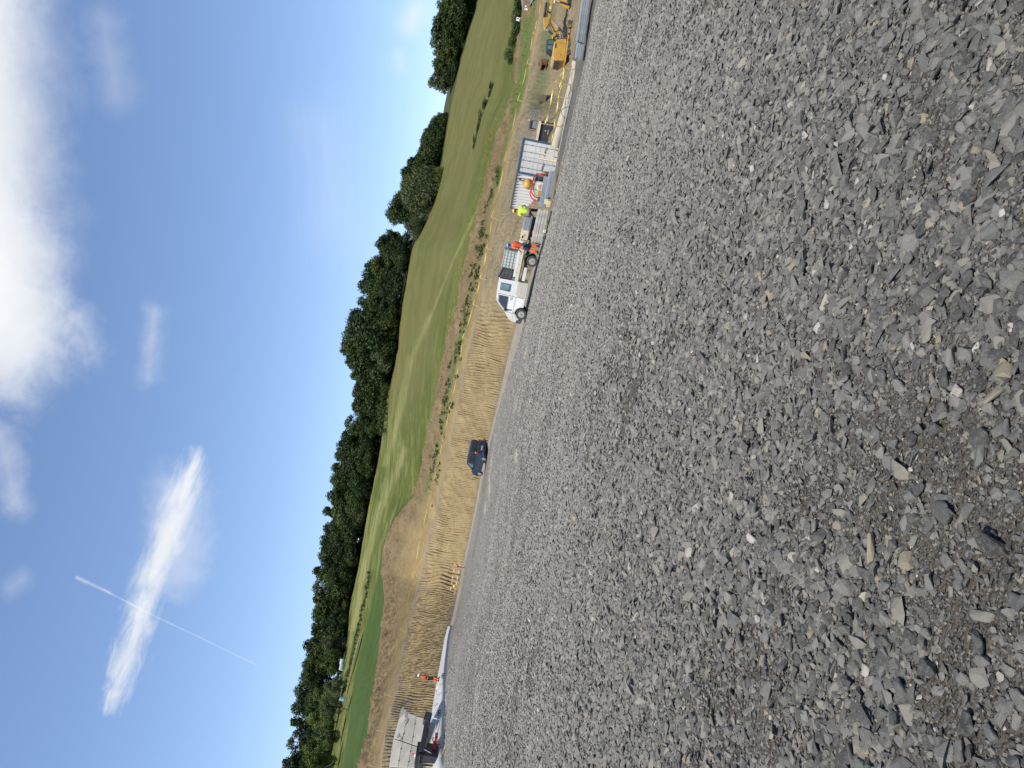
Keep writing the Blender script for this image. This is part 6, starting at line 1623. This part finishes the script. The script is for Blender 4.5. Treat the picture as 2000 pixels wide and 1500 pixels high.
# ---- far edge of the field: wrapped bales, barrel, path
for (x, y, d, s, lab) in [(672, 1293, 208, .95, 'white wrapped bale under the wood edge, right one'), (671, 1304, 207, .95, 'white wrapped bale under the wood edge, next to the first'), (668.5, 1324, 203, .8, 'pale grey-blue wrapped bale under the wood edge, leftmost')]:
    p = pix(x, y, d); o = thing('wrapped_bale', lab, 'bale', p, random.uniform(0, 1), 'wrapped bales under the wood'); o.scale = (s,) * 3
    MB().cyl((-.8, 0, .55), (.8, 0, .55), .72, n=20).build('wrap', M('bale_film', (.34, .39, .40), .4, 0, .06), o, bevel=.10, smooth=True)
p = pix(673, 1336, 185); o = thing('water_butt', 'dark green water butt at the edge of the crop field', 'barrel', p)
MB().cyl((0, 0, 0), (0, 0, 1.2), .45, .5).build('butt', M('green_plastic', (.02, .09, .06), .5, 0, .1), o, bevel=.04); MB().cyl((0, 0, 1.2), (0, 0, 1.26), .52).build('lid', M('green_plastic', (.02, .09, .06)), o)
p = pix(672.5, 1365.5, 158); o = thing('barrel', 'light blue plastic barrel under the old fruit trees', 'barrel', p)
MB().cyl((0, 0, 0), (0, 0, .95), .42, .42).build('drum', M('light_blue_plastic', (.22, .42, .60), .45, 0, .05), o, bevel=.04); MB().cyl((0, 0, .3), (0, 0, .34), .44).cyl((0, 0, .62), (0, 0, .66), .44).build('hoop', M('light_blue_plastic', (.22, .42, .60)), o)
pp = [pix(x, y, d) + Vector((0, 0, .12)) for x, y, d in [(706, 1236, 171), (700, 1255, 171), (692, 1285, 171), (684, 1318, 170)]]
bm = bmesh.new(); rw_ = []
for k, q in enumerate(pp):
    s_ = [.5, .9, .9, .5][k]; n_ = Vector((q.x, q.y, 0)).normalized(); rw_.append([bm.verts.new(q - n_ * s_ * 2.2 - Vector((0, 0, s_ * .25))), bm.verts.new(q + n_ * s_ * 2.2 + Vector((0, 0, s_ * .25)))])
for a, b in zip(rw_[:-1], rw_[1:]): bm.faces.new((a[0], b[0], b[1], a[1]))
m = MB(); m.bm.free(); m.bm = bm; o = m.build('path', M('pale_dusty_path', (.46, .40, .33), .9, 0, .1, 2)); o['kind'] = 'structure'

# ---------------------------------------------------------------- the three workers
f1 = pix(1054.4, 487.5, 39.6)
person('worker in orange shirt and blue helmet standing by the rear wheel of the pickup', f1, R_(35), dict(
    hR=(-.10, 0, .91), kR=(-.17, .03, .50), aR=(-.20, -.02, .09), tR=(-.25, .14, .045), hL=(.10, 0, .91), kL=(.19, .04, .50), aL=(.21, -.04, .09), tL=(.28, .11, .045),
    pelvis=(0, 0, .95), eR=(-.27, -.03, 1.15), wR=(-.19, .22, .98), eL=(.25, .02, 1.14), wL=(.27, .20, .93), chest=(0, .03, 1.30), neck=(0, .06, 1.49), skull=(0, .10, 1.57), crown=(0, .12, 1.69), sL=(.19, .03, 1.41), sR=(-.19, .03, 1.41)),
    ORANGE, JEANS, HATB, 1.04, cuff=ORANGE)
f2 = pix(1062.5, 419, 41.3)
person('worker in a lime yellow shirt and yellow helmet behind the weathered beams', f2, R_(10), dict(
    pelvis=(.0, -.02, .86), waist=(.0, .03, 1.0), chest=(.0, .10, 1.21), neck=(.0, .17, 1.39), skull=(0, .21, 1.47), crown=(.0, .25, 1.58), sL=(.21, .10, 1.31), sR=(-.21, .10, 1.32),
    eL=(.36, .10, 1.10), wL=(.30, .30, .98), eR=(-.30, .06, 1.06), wR=(-.31, .10, .80), hL=(.10, -.02, .83), hR=(-.10, -.02, .83), kL=(.24, .22, .50), aL=(.22, .02, .09), tL=(.28, .20, .04), kR=(-.26, .20, .48), aR=(-.24, -.05, .09), tR=(-.32, .12, .04)),
    LIME, JEANS, HATY, 1.08)
f3 = pix(858.6, 1328, 57.6)
person('worker in a white helmet with black and orange clothing standing on the concrete apron', f3, R_(-60), dict(
    chest=(0, .04, 1.30), neck=(0, .06, 1.48), skull=(0, .10, 1.565), crown=(0, .11, 1.69), eR=(-.24, .10, 1.17), wR=(-.12, .30, 1.20), eL=(.24, .05, 1.12), wL=(.12, .30, 1.08), kL=(.11, .08, .50), kR=(-.12, -.02, .50), aR=(-.12, -.10, .09), tR=(-.14, .07, .04), aL=(.13, .06, .09), tL=(.15, .23, .04)),
    ORANGE, BLKCLOTH, HATW, 1.0, 1.2, vest=BLKCLOTH, band=False, cuff=ORANGE)
